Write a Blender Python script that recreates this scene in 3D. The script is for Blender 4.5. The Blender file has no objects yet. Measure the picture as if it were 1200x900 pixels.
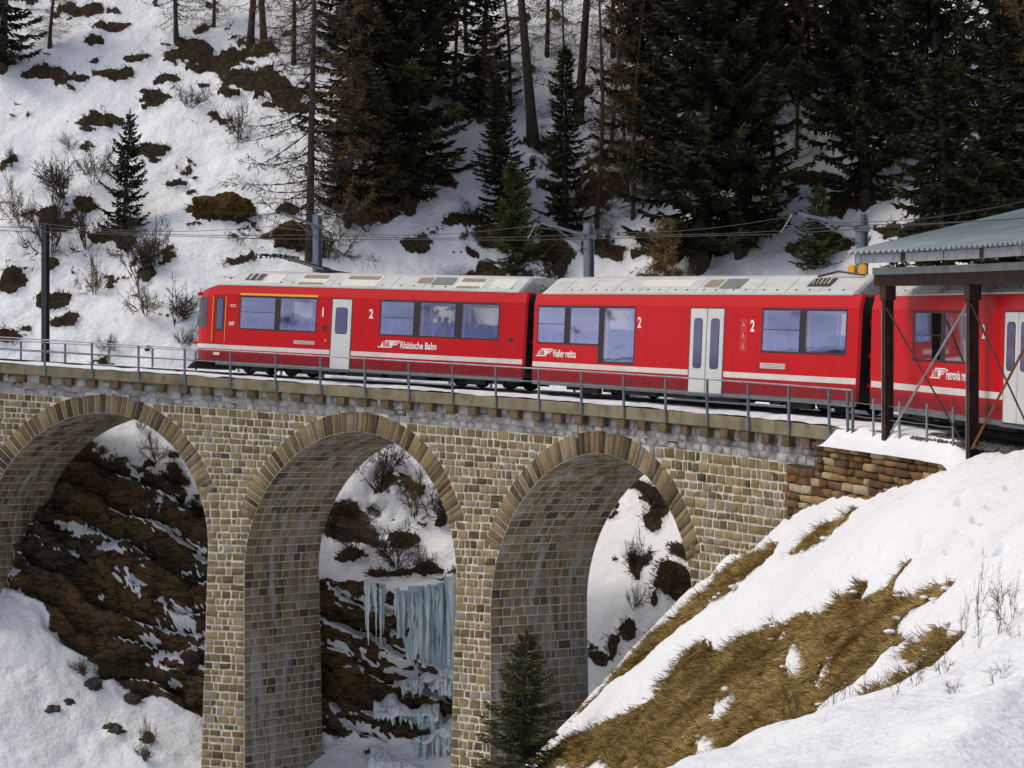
import bpy, math, random
import numpy as np
from mathutils import Vector, Matrix

# ------------------------------------------------------------------ camera, sky, sun, exposure
SC = bpy.context.scene
COL = SC.collection
cam_data = bpy.data.cameras.new('camera')
cam = bpy.data.objects.new('camera', cam_data)
COL.objects.link(cam)
cam.location = (0, 0, 0)
cam.rotation_euler = (math.radians(90), 0, 0)
cam_data.sensor_width = 36.0
cam_data.lens = 2552.65 / 1200 * 36.0
cam_data.shift_y = (547.17 - 450.0) / 1200
cam_data.clip_start = 0.5
cam_data.clip_end = 2000
SC.camera = cam

world = bpy.data.worlds.new('World')
SC.world = world
world.use_nodes = True
wnt = world.node_tree
SUN_EL, SUN_AZ = math.radians(54), math.radians(272)     # azimuth measured from +Y towards +X
sky = wnt.nodes.new('ShaderNodeTexSky')
sky.sky_type = 'NISHITA'
sky.sun_disc = False
sky.sun_elevation = SUN_EL
sky.sun_rotation = SUN_AZ
sky.air_density = 1.0
sky.dust_density = 3.5
sky.ozone_density = 1.0
bg = wnt.nodes['Background']
bg.inputs['Strength'].default_value = 0.105
wnt.links.new(sky.outputs['Color'], bg.inputs['Color'])
sun_data = bpy.data.lights.new('sun', 'SUN')
sun_data.energy = 1.3
sun_data.angle = math.radians(24)
sun_data.color = (1.0, 0.93, 0.82)
sun = bpy.data.objects.new('sun', sun_data)
COL.objects.link(sun)
_sd = Vector((math.sin(SUN_AZ) * math.cos(SUN_EL), math.cos(SUN_AZ) * math.cos(SUN_EL), math.sin(SUN_EL)))
sun.rotation_euler = (-_sd).to_track_quat('-Z', 'Y').to_euler()
SC.view_settings.view_transform = 'Standard'
SC.view_settings.look = 'None'
SC.view_settings.exposure = 0.26
SC.view_settings.gamma = 1.0
SC.cycles.max_bounces = 6
SC.cycles.transparent_max_bounces = 12

random.seed(7)
#GEO
# ------------------------------------------------------------------ the railway curve (45 m radius, 7 per cent grade)
CX, CY, RT, GRADE, A0, ZA0 = -32.3335, 38.3598, 45.0, 0.07, 0.3692, 3.6251
RW = 43.25                     # near wall face of the viaduct


def deck(a):
    return ZA0 - GRADE * RT * (np.clip(a, -0.7, 1.75) - A0)


def polar(r, a, z=None):
    x = CX + r * np.sin(a)
    y = CY + r * np.cos(a)
    return (x, y) if z is None else (x, y, z)


# ------------------------------------------------------------------ numpy noise
def _hash(ix, iy, iz, seed):
    h = (ix.astype(np.int64) * 374761393 + iy.astype(np.int64) * 668265263 + iz.astype(np.int64) * 2147483647 + seed * 1274126177) & 0x7fffffff
    h = ((h ^ (h >> 13)) * 1274126177) & 0x7fffffff
    h = ((h ^ (h >> 16)) * 668265263) & 0x7fffffff
    return ((h ^ (h >> 15)) & 0xffff) / 65535.0


def vnoise(x, y, z=0.0, seed=0):
    x, y, z = np.broadcast_arrays(np.asarray(x, float), np.asarray(y, float), np.asarray(z, float))
    x0, y0, z0 = np.floor(x), np.floor(y), np.floor(z)
    fx, fy, fz = x - x0, y - y0, z - z0
    fx, fy, fz = [t * t * t * (t * (t * 6 - 15) + 10) for t in (fx, fy, fz)]
    out = 0
    for dx in (0, 1):
        for dy in (0, 1):
            for dz in (0, 1):
                w = (fx if dx else 1 - fx) * (fy if dy else 1 - fy) * (fz if dz else 1 - fz)
                out = out + w * _hash(x0 + dx, y0 + dy, z0 + dz, seed)
    return out * 2 - 1


def fbm(x, y, z=0.0, seed=0, octv=4, gain=0.5, lac=2.07):
    out, amp, tot = 0, 1.0, 0
    for i in range(octv):
        out = out + amp * vnoise(np.asarray(x) * lac ** i + 17.3 * i, np.asarray(y) * lac ** i - 9.1 * i, np.asarray(z) * lac ** i + 3.7 * i, seed + i)
        tot += amp
        amp *= gain
    return out / tot


def sstep(e0, e1, x):
    t = np.clip((x - e0) / (e1 - e0), 0, 1)
    return t * t * (3 - 2 * t)


# ------------------------------------------------------------------ the hillside: profiles (radius from the curve's centre, height above the deck)
STATIONS = [
    (-1.5, [20, -20, 30, -12, 36, -6, 40, -2.8, 42.5, -1.2, 44.5, -.7, 46.5, -.6, 48.2, -.5, 50, .6, 53, 3.0, 61, 10, 76, 23, 112, 54, 155, 90]),
    (-.25, [20, -20, 30, -12, 36, -6, 40, -2.8, 42.5, -1.2, 44.5, -.7, 46.5, -.6, 48.2, -.5, 50, .6, 53, 3.0, 61, 10, 76, 23, 112, 54, 155, 90]),
    (.12, [20, -22, 30, -16, 38, -10.5, 41, -8.2, 43, -6.6, 45, -5.0, 46.5, -3.6, 48, -2.2, 49.5, -1.0, 52, .9, 60, 7.8, 75, 21, 110, 52, 150, 87]),
    (.31, [20, -23, 30, -18, 37, -14.5, 40, -12.2, 42.3, -10.6, 44.3, -8.6, 46.2, -6.2, 47.6, -4.0, 49, -2.2, 51.5, -.3, 60, 7, 75, 20.5, 110, 52, 150, 87]),
    (.46, [20, -23, 30, -19, 38, -16.5, 41, -14.8, 43.5, -13.2, 45.3, -12.0, 46.8, -9.0, 47.9, -6.2, 49.8, -4.2, 53, -1.3, 60, 5, 75, 19, 110, 51, 150, 86]),
    (.60, [20, -24, 30, -20, 38, -17.5, 43, -15.6, 46, -14.3, 48.6, -12.9, 49.6, -10.4, 50.2, -7.6, 52.3, -6.4, 55, -4, 60, .8, 75, 16, 110, 49, 150, 85]),
    (.75, [20, -24, 30, -20, 38, -17.5, 43, -15.6, 47, -13.8, 49.8, -12.2, 51.0, -10.0, 51.6, -6.9, 54, -5.6, 57, -3, 61, .8, 75, 14, 110, 48, 150, 84]),
    (.92, [20, -22, 30, -18.5, 38, -15.0, 43, -12.2, 46, -10.2, 48.5, -8.2, 50.5, -6.0, 52, -4.2, 54, -2.2, 57, .4, 61, 3.6, 75, 16, 110, 49, 150, 85]),
    (1.05, [20, -18, 30, -16.5, 38, -12.5, 43, -8.5, 45, -6.5, 46.5, -5.0, 48, -3.4, 49.5, -1.9, 51, -.5, 54, 2.0, 61, 7.8, 75, 20, 110, 51, 150, 86]),
    (1.17, [20, -16, 30, -13, 38, -9, 42, -5.5, 43.6, -1.6, 45, -.8, 46.5, -.65, 48, -.5, 49.5, .5, 52.5, 3.1, 61, 10, 75, 22, 110, 52, 150, 87]),
    (1.40, [20, -14, 30, -11, 38, -7, 42, -4, 43.6, -1.4, 45, -.8, 46.5, -.65, 48, -.5, 49.5, .8, 52.5, 3.6, 61, 11, 75, 23, 110, 53, 150, 88]),
    (1.85, [20, -14, 30, -11, 38, -7, 42, -4, 43.6, -1.4, 45, -.8, 46.5, -.65, 48, -.5, 49.5, .8, 52.5, 3.6, 61, 11, 75, 23, 110, 53, 150, 88]),
]
_SA = np.array([s[0] for s in STATIONS])
_SP = np.array([s[1] for s in STATIONS], float).reshape(len(STATIONS), -1, 2)
NPROF = _SP.shape[1]


def _pchip_slopes(x, y):
    h = np.diff(x)
    d = np.diff(y, axis=0) / h.reshape((-1,) + (1,) * (y.ndim - 1))
    m = np.zeros_like(y)
    m[0], m[-1] = d[0], d[-1]
    a, b = d[:-1], d[1:]
    same = (a * b) > 0
    m[1:-1] = np.where(same, 2 * a * b / np.where(same, a + b, 1), 0)
    return m


def _pchip(x, y, m, q):
    i = np.clip(np.searchsorted(x, q) - 1, 0, len(x) - 2)
    h = x[i + 1] - x[i]
    t = (q - x[i]) / h
    sh = (-1,) + (1,) * (y.ndim - 1)
    t = t.reshape(sh)
    h = h.reshape(sh)
    return ((2 * t**3 - 3 * t**2 + 1) * y[i] + (t**3 - 2 * t**2 + t) * h * m[i] + (-2 * t**3 + 3 * t**2) * y[i + 1] + (t**3 - t**2) * h * m[i + 1])


_SM = _pchip_slopes(_SA, _SP)


def hill_base(a_arr, t_arr):
    """grid (len(a), len(t)) of (r, z) of the undisturbed hillside; t runs 0..NPROF-1 along the profile"""
    prof = _pchip(_SA, _SP, _SM, np.asarray(a_arr, float))          # (na, NPROF, 2)
    pt = np.swapaxes(prof, 0, 1)                                     # (NPROF, na, 2)
    kx = np.arange(NPROF, dtype=float)
    # smooth in t
    m = np.zeros_like(pt)
    m[1:-1] = (pt[2:] - pt[:-2]) / 2
    m[0], m[-1] = pt[1] - pt[0], pt[-1] - pt[-2]
    g = _pchip(kx, pt, m * 0.75, np.asarray(t_arr, float))
    g = np.swapaxes(g, 0, 1)
    r, dz = g[..., 0], g[..., 1]
    return r, dz + deck(np.asarray(a_arr, float))[:, None]


# ------------------------------------------------------------------ the bank on the right: thin-plate surface over control points
BANK_PTS = np.array([
    # x, y, z
    [7.18, 54.55, -1.36], [7.56, 53.6, -1.19], [8.14, 51.96, -1.08], [8.79, 49.86, -.80], [9.24, 48.1, -.55], [9.5, 46.9, -.28], [9.8, 45.4, .05], [10.15, 43.0, .02], [6.12, 57.83, -2.40], [5.14, 59.65, -3.45],
    [9.9, 51.6, -.1], [8.6, 55.0, -.7], [7.0, 58.5, -1.7], [4.4, 61.8, -4.35], [2.9, 62.5, -6.2], [0.5, 63.0, -9.0], [-2.5, 62, -11.5],
    [10.7, 44.0, .12], [10.9, 39.5, -.1], [9.6, 42.0, -.5],
    [7.5, 48.0, -1.75], [6.0, 51.0, -3.46], [4.07, 52.5, -5.2], [2.35, 52.5, -7.0], [0.7, 53.0, -8.4], [-2.5, 52, -11.0], [-7, 52, -14],
    [8.2, 42.0, -1.7], [6.6, 42.0, -3.34], [5.05, 43.0, -4.77], [3.6, 43.0, -6.2], [1.5, 43, -8.2], [-2.5, 42, -11.5], [-7, 42, -15],
    [8.7, 37.0, -1.35], [7.5, 33.0, -2.2], [6.66, 34.0, -3.1], [5.3, 35.0, -4.2], [4.2, 34.5, -5.2], [2, 34, -7], [-2, 34, -9.5], [-7, 34, -14],
    [9.6, 33, -.7], [9.0, 28, -1.1], [6.6, 27.0, -2.65], [5.0, 27.0, -3.7], [3.4, 27, -4.7], [0, 27, -6.8], [-6, 27, -10.5],
    [7.5, 21, -1.2], [5.4, 20.5, -1.75], [4.55, 19.5, -1.86], [3.3, 18.3, -2.13], [2.2, 16.4, -2.24], [0, 15, -2.9], [-4, 15, -5], [-9, 15, -8],
    [6, 12, -1.2], [3, 10, -1.6], [0, 6, -1.75], [-4, 6, -3.5], [0, 0, -1.72], [5, 0, -1.3], [-5, 0, -3.5], [0, -8, -1.7], [8, -8, -.8],
    [12.5, 52, .9], [13.5, 46, .4], [14, 38, 0], [13.5, 28, -.2], [12, 18, -.3], [11, 8, -.4],
])


def _tps_fit(P, lam=0.02):
    n = len(P)
    xy = P[:, :2] / 10.0
    d2 = ((xy[:, None] - xy[None]) ** 2).sum(-1)
    K = 0.5 * d2 * np.log(d2 + 1e-12) + lam * np.eye(n)
    Q = np.c_[np.ones(n), xy]
    M = np.block([[K, Q], [Q.T, np.zeros((3, 3))]])
    return np.linalg.solve(M, np.r_[P[:, 2], 0, 0, 0])


_TPS = _tps_fit(BANK_PTS)


def bank_base(x, y):
    x, y = np.asarray(x, float), np.asarray(y, float)
    xs, ys = x / 10.0, y / 10.0
    n = len(BANK_PTS)
    out = _TPS[n] + _TPS[n + 1] * xs + _TPS[n + 2] * ys
    for i in range(n):
        d2 = (xs - BANK_PTS[i, 0] / 10) ** 2 + (ys - BANK_PTS[i, 1] / 10) ** 2
        out = out + _TPS[i] * 0.5 * d2 * np.log(d2 + 1e-12)
    return out


#ENDGEO
# ------------------------------------------------------------------ mesh and tagging helpers
def tag(o, label=None, cat=None, group=None, kind=None):
    if label: o['label'] = label
    if cat: o['category'] = cat
    if group: o['group'] = group
    if kind: o['kind'] = kind
    return o


def empty(name, loc, label=None, cat=None, group=None, mat=None):
    o = bpy.data.objects.new(name, None)
    o.empty_display_size = 0.3
    COL.objects.link(o)
    if mat is not None:
        o.matrix_world = mat
    else:
        o.location = loc
    return tag(o, label, cat, group)


def mesh_np(name, verts, quads=None, tris=None):
    me = bpy.data.meshes.new(name)
    verts = np.asarray(verts, np.float32).reshape(-1, 3)
    parts, starts, n = [], [], 0
    if quads is not None and len(quads):
        q = np.asarray(quads, np.int32).reshape(-1, 4)
        parts.append(q.ravel()); starts.append(np.arange(len(q)) * 4); n = q.size
    if tris is not None and len(tris):
        t = np.asarray(tris, np.int32).reshape(-1, 3)
        parts.append(t.ravel()); starts.append(n + np.arange(len(t)) * 3)
    loops = np.concatenate(parts)
    st = np.concatenate(starts)
    me.vertices.add(len(verts)); me.vertices.foreach_set('co', verts.ravel())
    me.loops.add(len(loops)); me.loops.foreach_set('vertex_index', loops)
    me.polygons.add(len(st)); me.polygons.foreach_set('loop_start', st.astype(np.int32))
    me.update(calc_edges=True)
    return me


class MB:
    """collects shapes (world or local coordinates) for ONE mesh object"""
    def __init__(self):
        self.v, self.f, self.m = [], [], []

    def add(self, verts, faces, mi=0):
        b = len(self.v)
        self.v.extend([tuple(map(float, p)) for p in verts])
        for f in faces:
            self.f.append(tuple(b + i for i in f)); self.m.append(mi)
        return self

    def box(self, x0, x1, y0, y1, z0, z1, mi=0, M=None):
        vs = [Vector(p) for p in ((x0, y0, z0), (x1, y0, z0), (x1, y1, z0), (x0, y1, z0), (x0, y0, z1), (x1, y0, z1), (x1, y1, z1), (x0, y1, z1))]
        if M is not None: vs = [M @ p for p in vs]
        return self.add(vs, [(0, 3, 2, 1), (4, 5, 6, 7), (0, 1, 5, 4), (1, 2, 6, 5), (2, 3, 7, 6), (3, 0, 4, 7)], mi)

    def bevel_box(self, x0, x1, y0, y1, z0, z1, b=0.02, mi=0, M=None):
        """chamfered box: 24 corner verts"""
        xs, ys, zs = (x0, x1), (y0, y1), (z0, z1)
        vs, idx = [], {}
        for i in (0, 1):
            for j in (0, 1):
                for k in (0, 1):
                    sx, sy, sz = (1 - 2 * i) * b, (1 - 2 * j) * b, (1 - 2 * k) * b
                    for ax in range(3):
                        p = [xs[i] + sx, ys[j] + sy, zs[k] + sz]
                        p[ax] = (xs[i], ys[j], zs[k])[ax]
                        idx[(i, j, k, ax)] = len(vs); vs.append(Vector(p))
        fs = []
        for ax in range(3):
            o = [t for t in range(3) if t != ax]
            for s in (0, 1):
                q = []
                for (u, w) in ((0, 0), (1, 0), (1, 1), (0, 1)):
                    c = [0, 0, 0]; c[ax] = s; c[o[0]] = u; c[o[1]] = w
                    q.append(idx[(c[0], c[1], c[2], ax)])
                fs.append(q)
        for ax in range(3):
            o = [t for t in range(3) if t != ax]
            for u in (0, 1):
                for w in (0, 1):
                    c0 = [0, 0, 0]; c0[o[0]] = u; c0[o[1]] = w
                    c1 = list(c0); c1[ax] = 1
                    fs.append([idx[tuple(c0) + (o[0],)], idx[tuple(c1) + (o[0],)], idx[tuple(c1) + (o[1],)], idx[tuple(c0) + (o[1],)]])
        for i in (0, 1):
            for j in (0, 1):
                for k in (0, 1):
                    fs.append([idx[(i, j, k, 0)], idx[(i, j, k, 1)], idx[(i, j, k, 2)]])
        if M is not None: vs = [M @ p for p in vs]
        return self.add(vs, fs, mi)

    def tube(self, pts, rad, n=6, mi=0, caps=True):
        pts = [Vector(p) for p in pts]
        rads = rad if isinstance(rad, (list, tuple)) else [rad] * len(pts)
        rings = []
        up = Vector((0, 0, 1))
        for i, p in enumerate(pts):
            d = (pts[min(i + 1, len(pts) - 1)] - pts[max(i - 1, 0)]).normalized()
            ref = up if abs(d.z) < 0.9 else Vector((1, 0, 0))
            u = d.cross(ref).normalized(); w = d.cross(u)
            rings.append([p + (u * math.cos(2 * math.pi * k / n) + w * math.sin(2 * math.pi * k / n)) * rads[i] for k in range(n)])
        vs = [q for r in rings for q in r]
        fs = []
        for i in range(len(pts) - 1):
            for k in range(n):
                fs.append((i * n + k, i * n + (k + 1) % n, (i + 1) * n + (k + 1) % n, (i + 1) * n + k))
        if caps:
            fs.append(tuple(range(n))[::-1]); fs.append(tuple((len(pts) - 1) * n + k for k in range(n)))
        return self.add(vs, fs, mi)

    def prism(self, poly, y0, y1, mi=0, M=None):
        """polygon in (x, z) extruded along y"""
        n = len(poly)
        vs = [Vector((p[0], y0, p[1])) for p in poly] + [Vector((p[0], y1, p[1])) for p in poly]
        if M is not None: vs = [M @ p for p in vs]
        fs = [tuple(range(n)), tuple(range(2 * n - 1, n - 1, -1))]
        fs += [(i, i + n, (i + 1) % n + n, (i + 1) % n) for i in range(n)]
        return self.add(vs, fs, mi)

    def build(self, name, mats, parent=None, smooth=False, local=False, kind=None):
        """world coordinates unless local; the mesh is stored relative to its parent"""
        me = bpy.data.meshes.new(name)
        me.from_pydata(self.v, [], self.f)
        mats = mats if isinstance(mats, (list, tuple)) else [mats]
        for m in mats: me.materials.append(m)
        if len(mats) > 1: me.polygons.foreach_set('material_index', self.m)
        if smooth: me.polygons.foreach_set('use_smooth', [True] * len(me.polygons))
        me.update()
        o = bpy.data.objects.new(name, me)
        COL.objects.link(o)
        if parent is not None:
            o.parent = parent
            if not local:
                W = parent_world(parent).inverted()
                me.transform(W)
        if kind: o['kind'] = kind
        return o


def parent_world(p):
    M = Matrix.Identity(4)
    chain = []
    while p is not None:
        chain.append(p); p = p.parent
    for q in reversed(chain):
        M = M @ q.matrix_basis
    return M


def link_mesh(name, me, mats, parent=None, kind=None, smooth=False):
    for m in (mats if isinstance(mats, (list, tuple)) else [mats]): me.materials.append(m)
    if smooth: me.polygons.foreach_set('use_smooth', np.ones(len(me.polygons), bool))
    o = bpy.data.objects.new(name, me)
    COL.objects.link(o)
    if parent is not None: o.parent = parent
    if kind: o['kind'] = kind
    return o


def copy_tree(o, parent=None):
    c = o.copy()
    COL.objects.link(c)
    c.parent = parent
    for ch in list(o.children):
        copy_tree(ch, c)
    return c


# ------------------------------------------------------------------ procedural materials
class NT:
    def __init__(self, name):
        self.mat = bpy.data.materials.new(name)
        self.mat.use_nodes = True
        self.t = self.mat.node_tree
        self.b = self.t.nodes['Principled BSDF']
        self.out = self.t.nodes['Material Output']

    def n(self, typ, **kw):
        nd = self.t.nodes.new(typ)
        for k, v in kw.items(): setattr(nd, k, v)
        return nd

    def l(self, a, b): self.t.links.new(a, b)

    def obj_co(self, scale=(1, 1, 1), coord='Object', rot=(0, 0, 0)):
        tc = self.n('ShaderNodeTexCoord')
        mp = self.n('ShaderNodeMapping')
        mp.inputs['Scale'].default_value = scale
        mp.inputs['Rotation'].default_value = rot
        self.l(tc.outputs[coord], mp.inputs['Vector'])
        return mp.outputs['Vector']

    def noise(self, vec, scale=5, detail=4, rough=0.55, dist=0.0):
        nd = self.n('ShaderNodeTexNoise')
        nd.inputs['Scale'].default_value = scale
        nd.inputs['Detail'].default_value = detail
        nd.inputs['Roughness'].default_value = rough
        nd.inputs['Distortion'].default_value = dist
        if vec is not None: self.l(vec, nd.inputs['Vector'])
        return nd.outputs['Fac']

    def ramp(self, fac, stops, interp='LINEAR'):
        r = self.n('ShaderNodeValToRGB')
        r.color_ramp.interpolation = interp
        el = r.color_ramp.elements
        while len(el) < len(stops): el.new(0.5)
        for e, (p, c) in zip(el, stops):
            e.position = p
            e.color = (*c, 1) if len(c) == 3 else c
        self.l(fac, r.inputs['Fac'])
        return r.outputs['Color']

    def mix(self, fac, a, b, blend='MIX'):
        m = self.n('ShaderNodeMix', data_type='RGBA', blend_type=blend)
        for sock, v in ((m.inputs[0], fac), (m.inputs[6], a), (m.inputs[7], b)):
            if hasattr(v, 'is_linked') or hasattr(v, 'links'): self.l(v, sock)
            elif isinstance(v, (int, float)): sock.default_value = v
            else: sock.default_value = (*v, 1) if len(v) == 3 else v
        return m.outputs[2]

    def math(self, op, a, b=0.0, clamp=False):
        m = self.n('ShaderNodeMath', operation=op, use_clamp=clamp)
        for sock, v in ((m.inputs[0], a), (m.inputs[1], b)):
            if isinstance(v, (int, float)): sock.default_value = v
            else: self.l(v, sock)
        return m.outputs[0]

    def maprange(self, v, a, b, c=0.0, d=1.0, smooth=True):
        m = self.n('ShaderNodeMapRange')
        m.interpolation_type = 'SMOOTHSTEP' if smooth else 'LINEAR'
        for i, x in enumerate((a, b, c, d)): m.inputs[i + 1].default_value = x
        self.l(v, m.inputs[0])
        return m.outputs[0]

    def attr(self, name, out='Fac'):
        a = self.n('ShaderNodeAttribute', attribute_name=name)
        return a.outputs[out]

    def bump(self, h, strength=0.3, dist=0.05):
        b = self.n('ShaderNodeBump')
        b.inputs['Strength'].default_value = strength
        b.inputs['Distance'].default_value = dist
        self.l(h, b.inputs['Height'])
        self.l(b.outputs['Normal'], self.b.inputs['Normal'])
        return b

    def set(self, **kw):
        for k, v in kw.items():
            s = self.b.inputs[k.replace('_', ' ')]
            if isinstance(v, (int, float)): s.default_value = v
            elif hasattr(v, 'links'): self.l(v, s)
            else: s.default_value = (*v, 1) if len(v) == 3 and len(s.default_value) == 4 else v
        return self.mat


def plain(name, col, rough=0.6, metal=0.0, var=0.12, scale=6.0, bump=0.0, coord='Object', **kw):
    """a base colour broken up by two octaves of noise"""
    m = NT(name)
    v = m.obj_co(coord=coord)
    n1 = m.noise(v, scale, 5)
    c = m.ramp(n1, [(0.3, tuple(x * (1 - var) for x in col)), (0.7, tuple(min(1, x * (1 + var)) for x in col))])
    m.set(Base_Color=c, Roughness=rough, Metallic=metal, **kw)
    if bump: m.bump(m.noise(v, scale * 4, 6), bump, 0.02)
    return m.mat


SNOW = (0.83, 0.85, 0.88)
M = {}


def ground_material(name, turf, turf2, rock_amt):
    """snow over turf and rock; the 'bare' attribute says where the ground shows"""
    m = NT(name)
    v = m.obj_co()
    bare = m.attr('bare')
    rk = m.attr('rock')
    nb = m.noise(v, 1.7, 6, 0.65)
    nf = m.noise(v, 7.0, 4, 0.6)
    nn = m.math('ADD', m.math('MULTIPLY', m.math('SUBTRACT', nb, 0.5), 0.9), m.math('MULTIPLY', m.math('SUBTRACT', nf, 0.5), 0.45))
    f = m.maprange(m.math('ADD', bare, nn), 0.44, 0.56)
    # snow
    sn = m.ramp(m.noise(v, 0.35, 4), [(0.3, (0.745, 0.755, 0.775)), (0.7, (0.835, 0.84, 0.85))])
    # turf
    tv = m.obj_co((1.0, 1.0, 0.45))
    tn = m.noise(tv, 9, 6, 0.7, 0.6)
    tf = m.ramp(tn, [(0.25, turf2), (0.5, turf), (0.72, tuple(min(1, x * 1.7) for x in turf))])
    # rock: tilted dark strata with rust
    rv = m.obj_co((0.45, 0.45, 2.6), rot=(0.0, 0.24, 0.0))
    rn = m.noise(rv, 2.6, 12, 0.78, 0.6)
    vo = m.n('ShaderNodeTexVoronoi', feature='DISTANCE_TO_EDGE'); vo.inputs['Scale'].default_value = 1.5
    rv2 = m.obj_co((0.7, 0.7, 1.8), rot=(0.0, 0.24, 0.0))
    wq = m.n('ShaderNodeVectorMath', operation='ADD'); wn = m.n('ShaderNodeTexNoise'); wn.inputs['Scale'].default_value = 2.0; m.l(rv2, wn.inputs['Vector'])
    m.l(rv2, wq.inputs[0]); m.l(wn.outputs['Color'], wq.inputs[1]); m.l(wq.outputs[0], vo.inputs['Vector'])
    crack = m.maprange(vo.outputs['Distance'], 0.0, 0.10)
    rc = m.ramp(rn, [(0.30, (0.014, 0.012, 0.010)), (0.43, (0.040, 0.031, 0.020)), (0.53, (0.10, 0.070, 0.034)), (0.61, (0.085, 0.077, 0.068)), (0.74, (0.21, 0.185, 0.15))])
    rust = m.ramp(m.noise(v, 0.38, 5, 0.6), [(0.42, (0, 0, 0)), (0.56, (1, 1, 1))])
    rc = m.mix(m.math('MULTIPLY', rust, 0.75), rc, m.mix(0.55, rc, (0.24, 0.135, 0.035), 'MIX'))
    rc = m.mix(1.0, rc, m.ramp(crack, [(0.0, (0.25, 0.25, 0.25)), (1.0, (1, 1, 1))]), 'MULTIPLY')
    g = m.mix(rk, tf, rc)
    m.set(Base_Color=m.mix(f, sn, g), Roughness=m.mix(f, (0.55,) * 3, (0.9,) * 3), Specular_IOR_Level=0.25)
    hs = m.math('ADD', m.math('MULTIPLY', m.noise(v, 5.0, 6, 0.6), 0.55), m.math('MULTIPLY', m.noise(v, 1.3, 4, 0.5), 0.8))
    hg = m.math('ADD', m.math('MULTIPLY', m.math('ADD', rn, tn), 1.5), m.math('MULTIPLY', crack, 0.5))
    h = m.n('ShaderNodeMix', data_type='FLOAT')
    m.l(f, h.inputs[0]); m.l(hs, h.inputs[2]); m.l(hg, h.inputs[3])
    m.bump(h.outputs[0], 0.75, 0.20)
    return m.mat


M['hill'] = ground_material('hill_ground', (0.058, 0.041, 0.018), (0.015, 0.011, 0.006), 1.0)
M['bank'] = ground_material('bank_ground', (0.30, 0.20, 0.062), (0.15, 0.095, 0.03), 0.0)
_m = NT('snow')
_v = _m.obj_co()
_m.set(Base_Color=_m.ramp(_m.noise(_v, 0.8, 5), [(0.3, (0.75, 0.76, 0.78)), (0.7, (0.835, 0.84, 0.85))]), Roughness=0.55, Specular_IOR_Level=0.25)
_m.bump(_m.noise(_v, 9, 6, 0.6), 0.5, 0.05)
M['snow'] = _m.mat


# letter shapes are made first, while the scene is still empty (fast to evaluate)
LETTERS = {}
for body, size, bold in (('RhB', .19, .008), ('1', .42, .008), ('2', .42, .008), ('3507', .17, .008), ('Rhätische Bahn', .315, .007), ('Viafier retica', .315, .007), ('Ferrovia retica', .315, .007)):
    cu = bpy.data.curves.new('letters', 'FONT')
    cu.body = body
    cu.size = size
    cu.offset = bold * size / 0.3
    cu.extrude = 0.001
    tmp = bpy.data.objects.new('tmp_text', cu)
    COL.objects.link(tmp)
    LETTERS[body] = bpy.data.meshes.new_from_object(tmp.evaluated_get(bpy.context.evaluated_depsgraph_get()))
    bpy.data.objects.remove(tmp); bpy.data.curves.remove(cu)
# ------------------------------------------------------------------ hillside (polar loft round the curve)
def grid_mesh(name, X, Y, Z, attrs, mat, flip=False):
    na, nt = X.shape
    verts = np.stack([X, Y, Z], -1).reshape(-1, 3)
    i = np.arange(na * nt).reshape(na, nt)
    q = np.stack([i[:-1, :-1], i[1:, :-1], i[1:, 1:], i[:-1, 1:]], -1).reshape(-1, 4)
    if flip: q = q[:, ::-1]
    me = mesh_np(name, verts, q)
    for k, arr in attrs.items():
        at = me.attributes.new(k, 'FLOAT', 'POINT')
        at.data.foreach_set('value', np.clip(arr, -2, 2).astype(np.float32).ravel())
    return link_mesh(name, me, mat, smooth=True)


def grid_normals(X, Y, Z):
    P = np.stack([X, Y, Z], -1)
    du = np.gradient(P, axis=0); dv = np.gradient(P, axis=1)
    n = np.cross(du, dv)
    n /= np.linalg.norm(n, axis=-1, keepdims=True) + 1e-9
    n *= np.where(n[..., 2:3] < 0, -1, 1)
    return n


# snow lying on ledges of the cliff: x, z, half width, half height
LEDGES = [(-4.04, -7.00, 1.12, 0.22), (-3.11, -7.81, 0.93, 0.28), (-5.21, -9.44, 1.17, 0.28), (-3.98, -10.22, 1.53, 0.34), (-2.66, -9.13, 0.61, 0.34), (-6.02, -10.21, 0.77, 0.31), (-17.30, -3.00, 0.71, 0.16), (-15.08, -2.98, 0.64, 0.16), (-16.23, -2.41, 1.16, 0.19), (-13.18, -2.28, 1.35, 0.29), (-11.98, -2.96, 0.70, 0.26), (-11.84, -3.94, 0.63, 0.29), (-14.15, -4.17, 0.51, 0.45), (-12.14, -5.70, 0.94, 0.50), (-13.64, -6.32, 0.50, 0.19), (-12.30, -7.94, 0.50, 0.19), (-15.25, -4.84, 0.32, 0.13), (-6.32, -4.54, 0.82, 0.22), (-5.32, -4.80, 0.63, 0.16), (-6.22, -6.65, 0.44, 0.16), (-5.88, -8.92, 0.78, 0.22), (-5.03, -7.26, 0.62, 0.16)]
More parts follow.
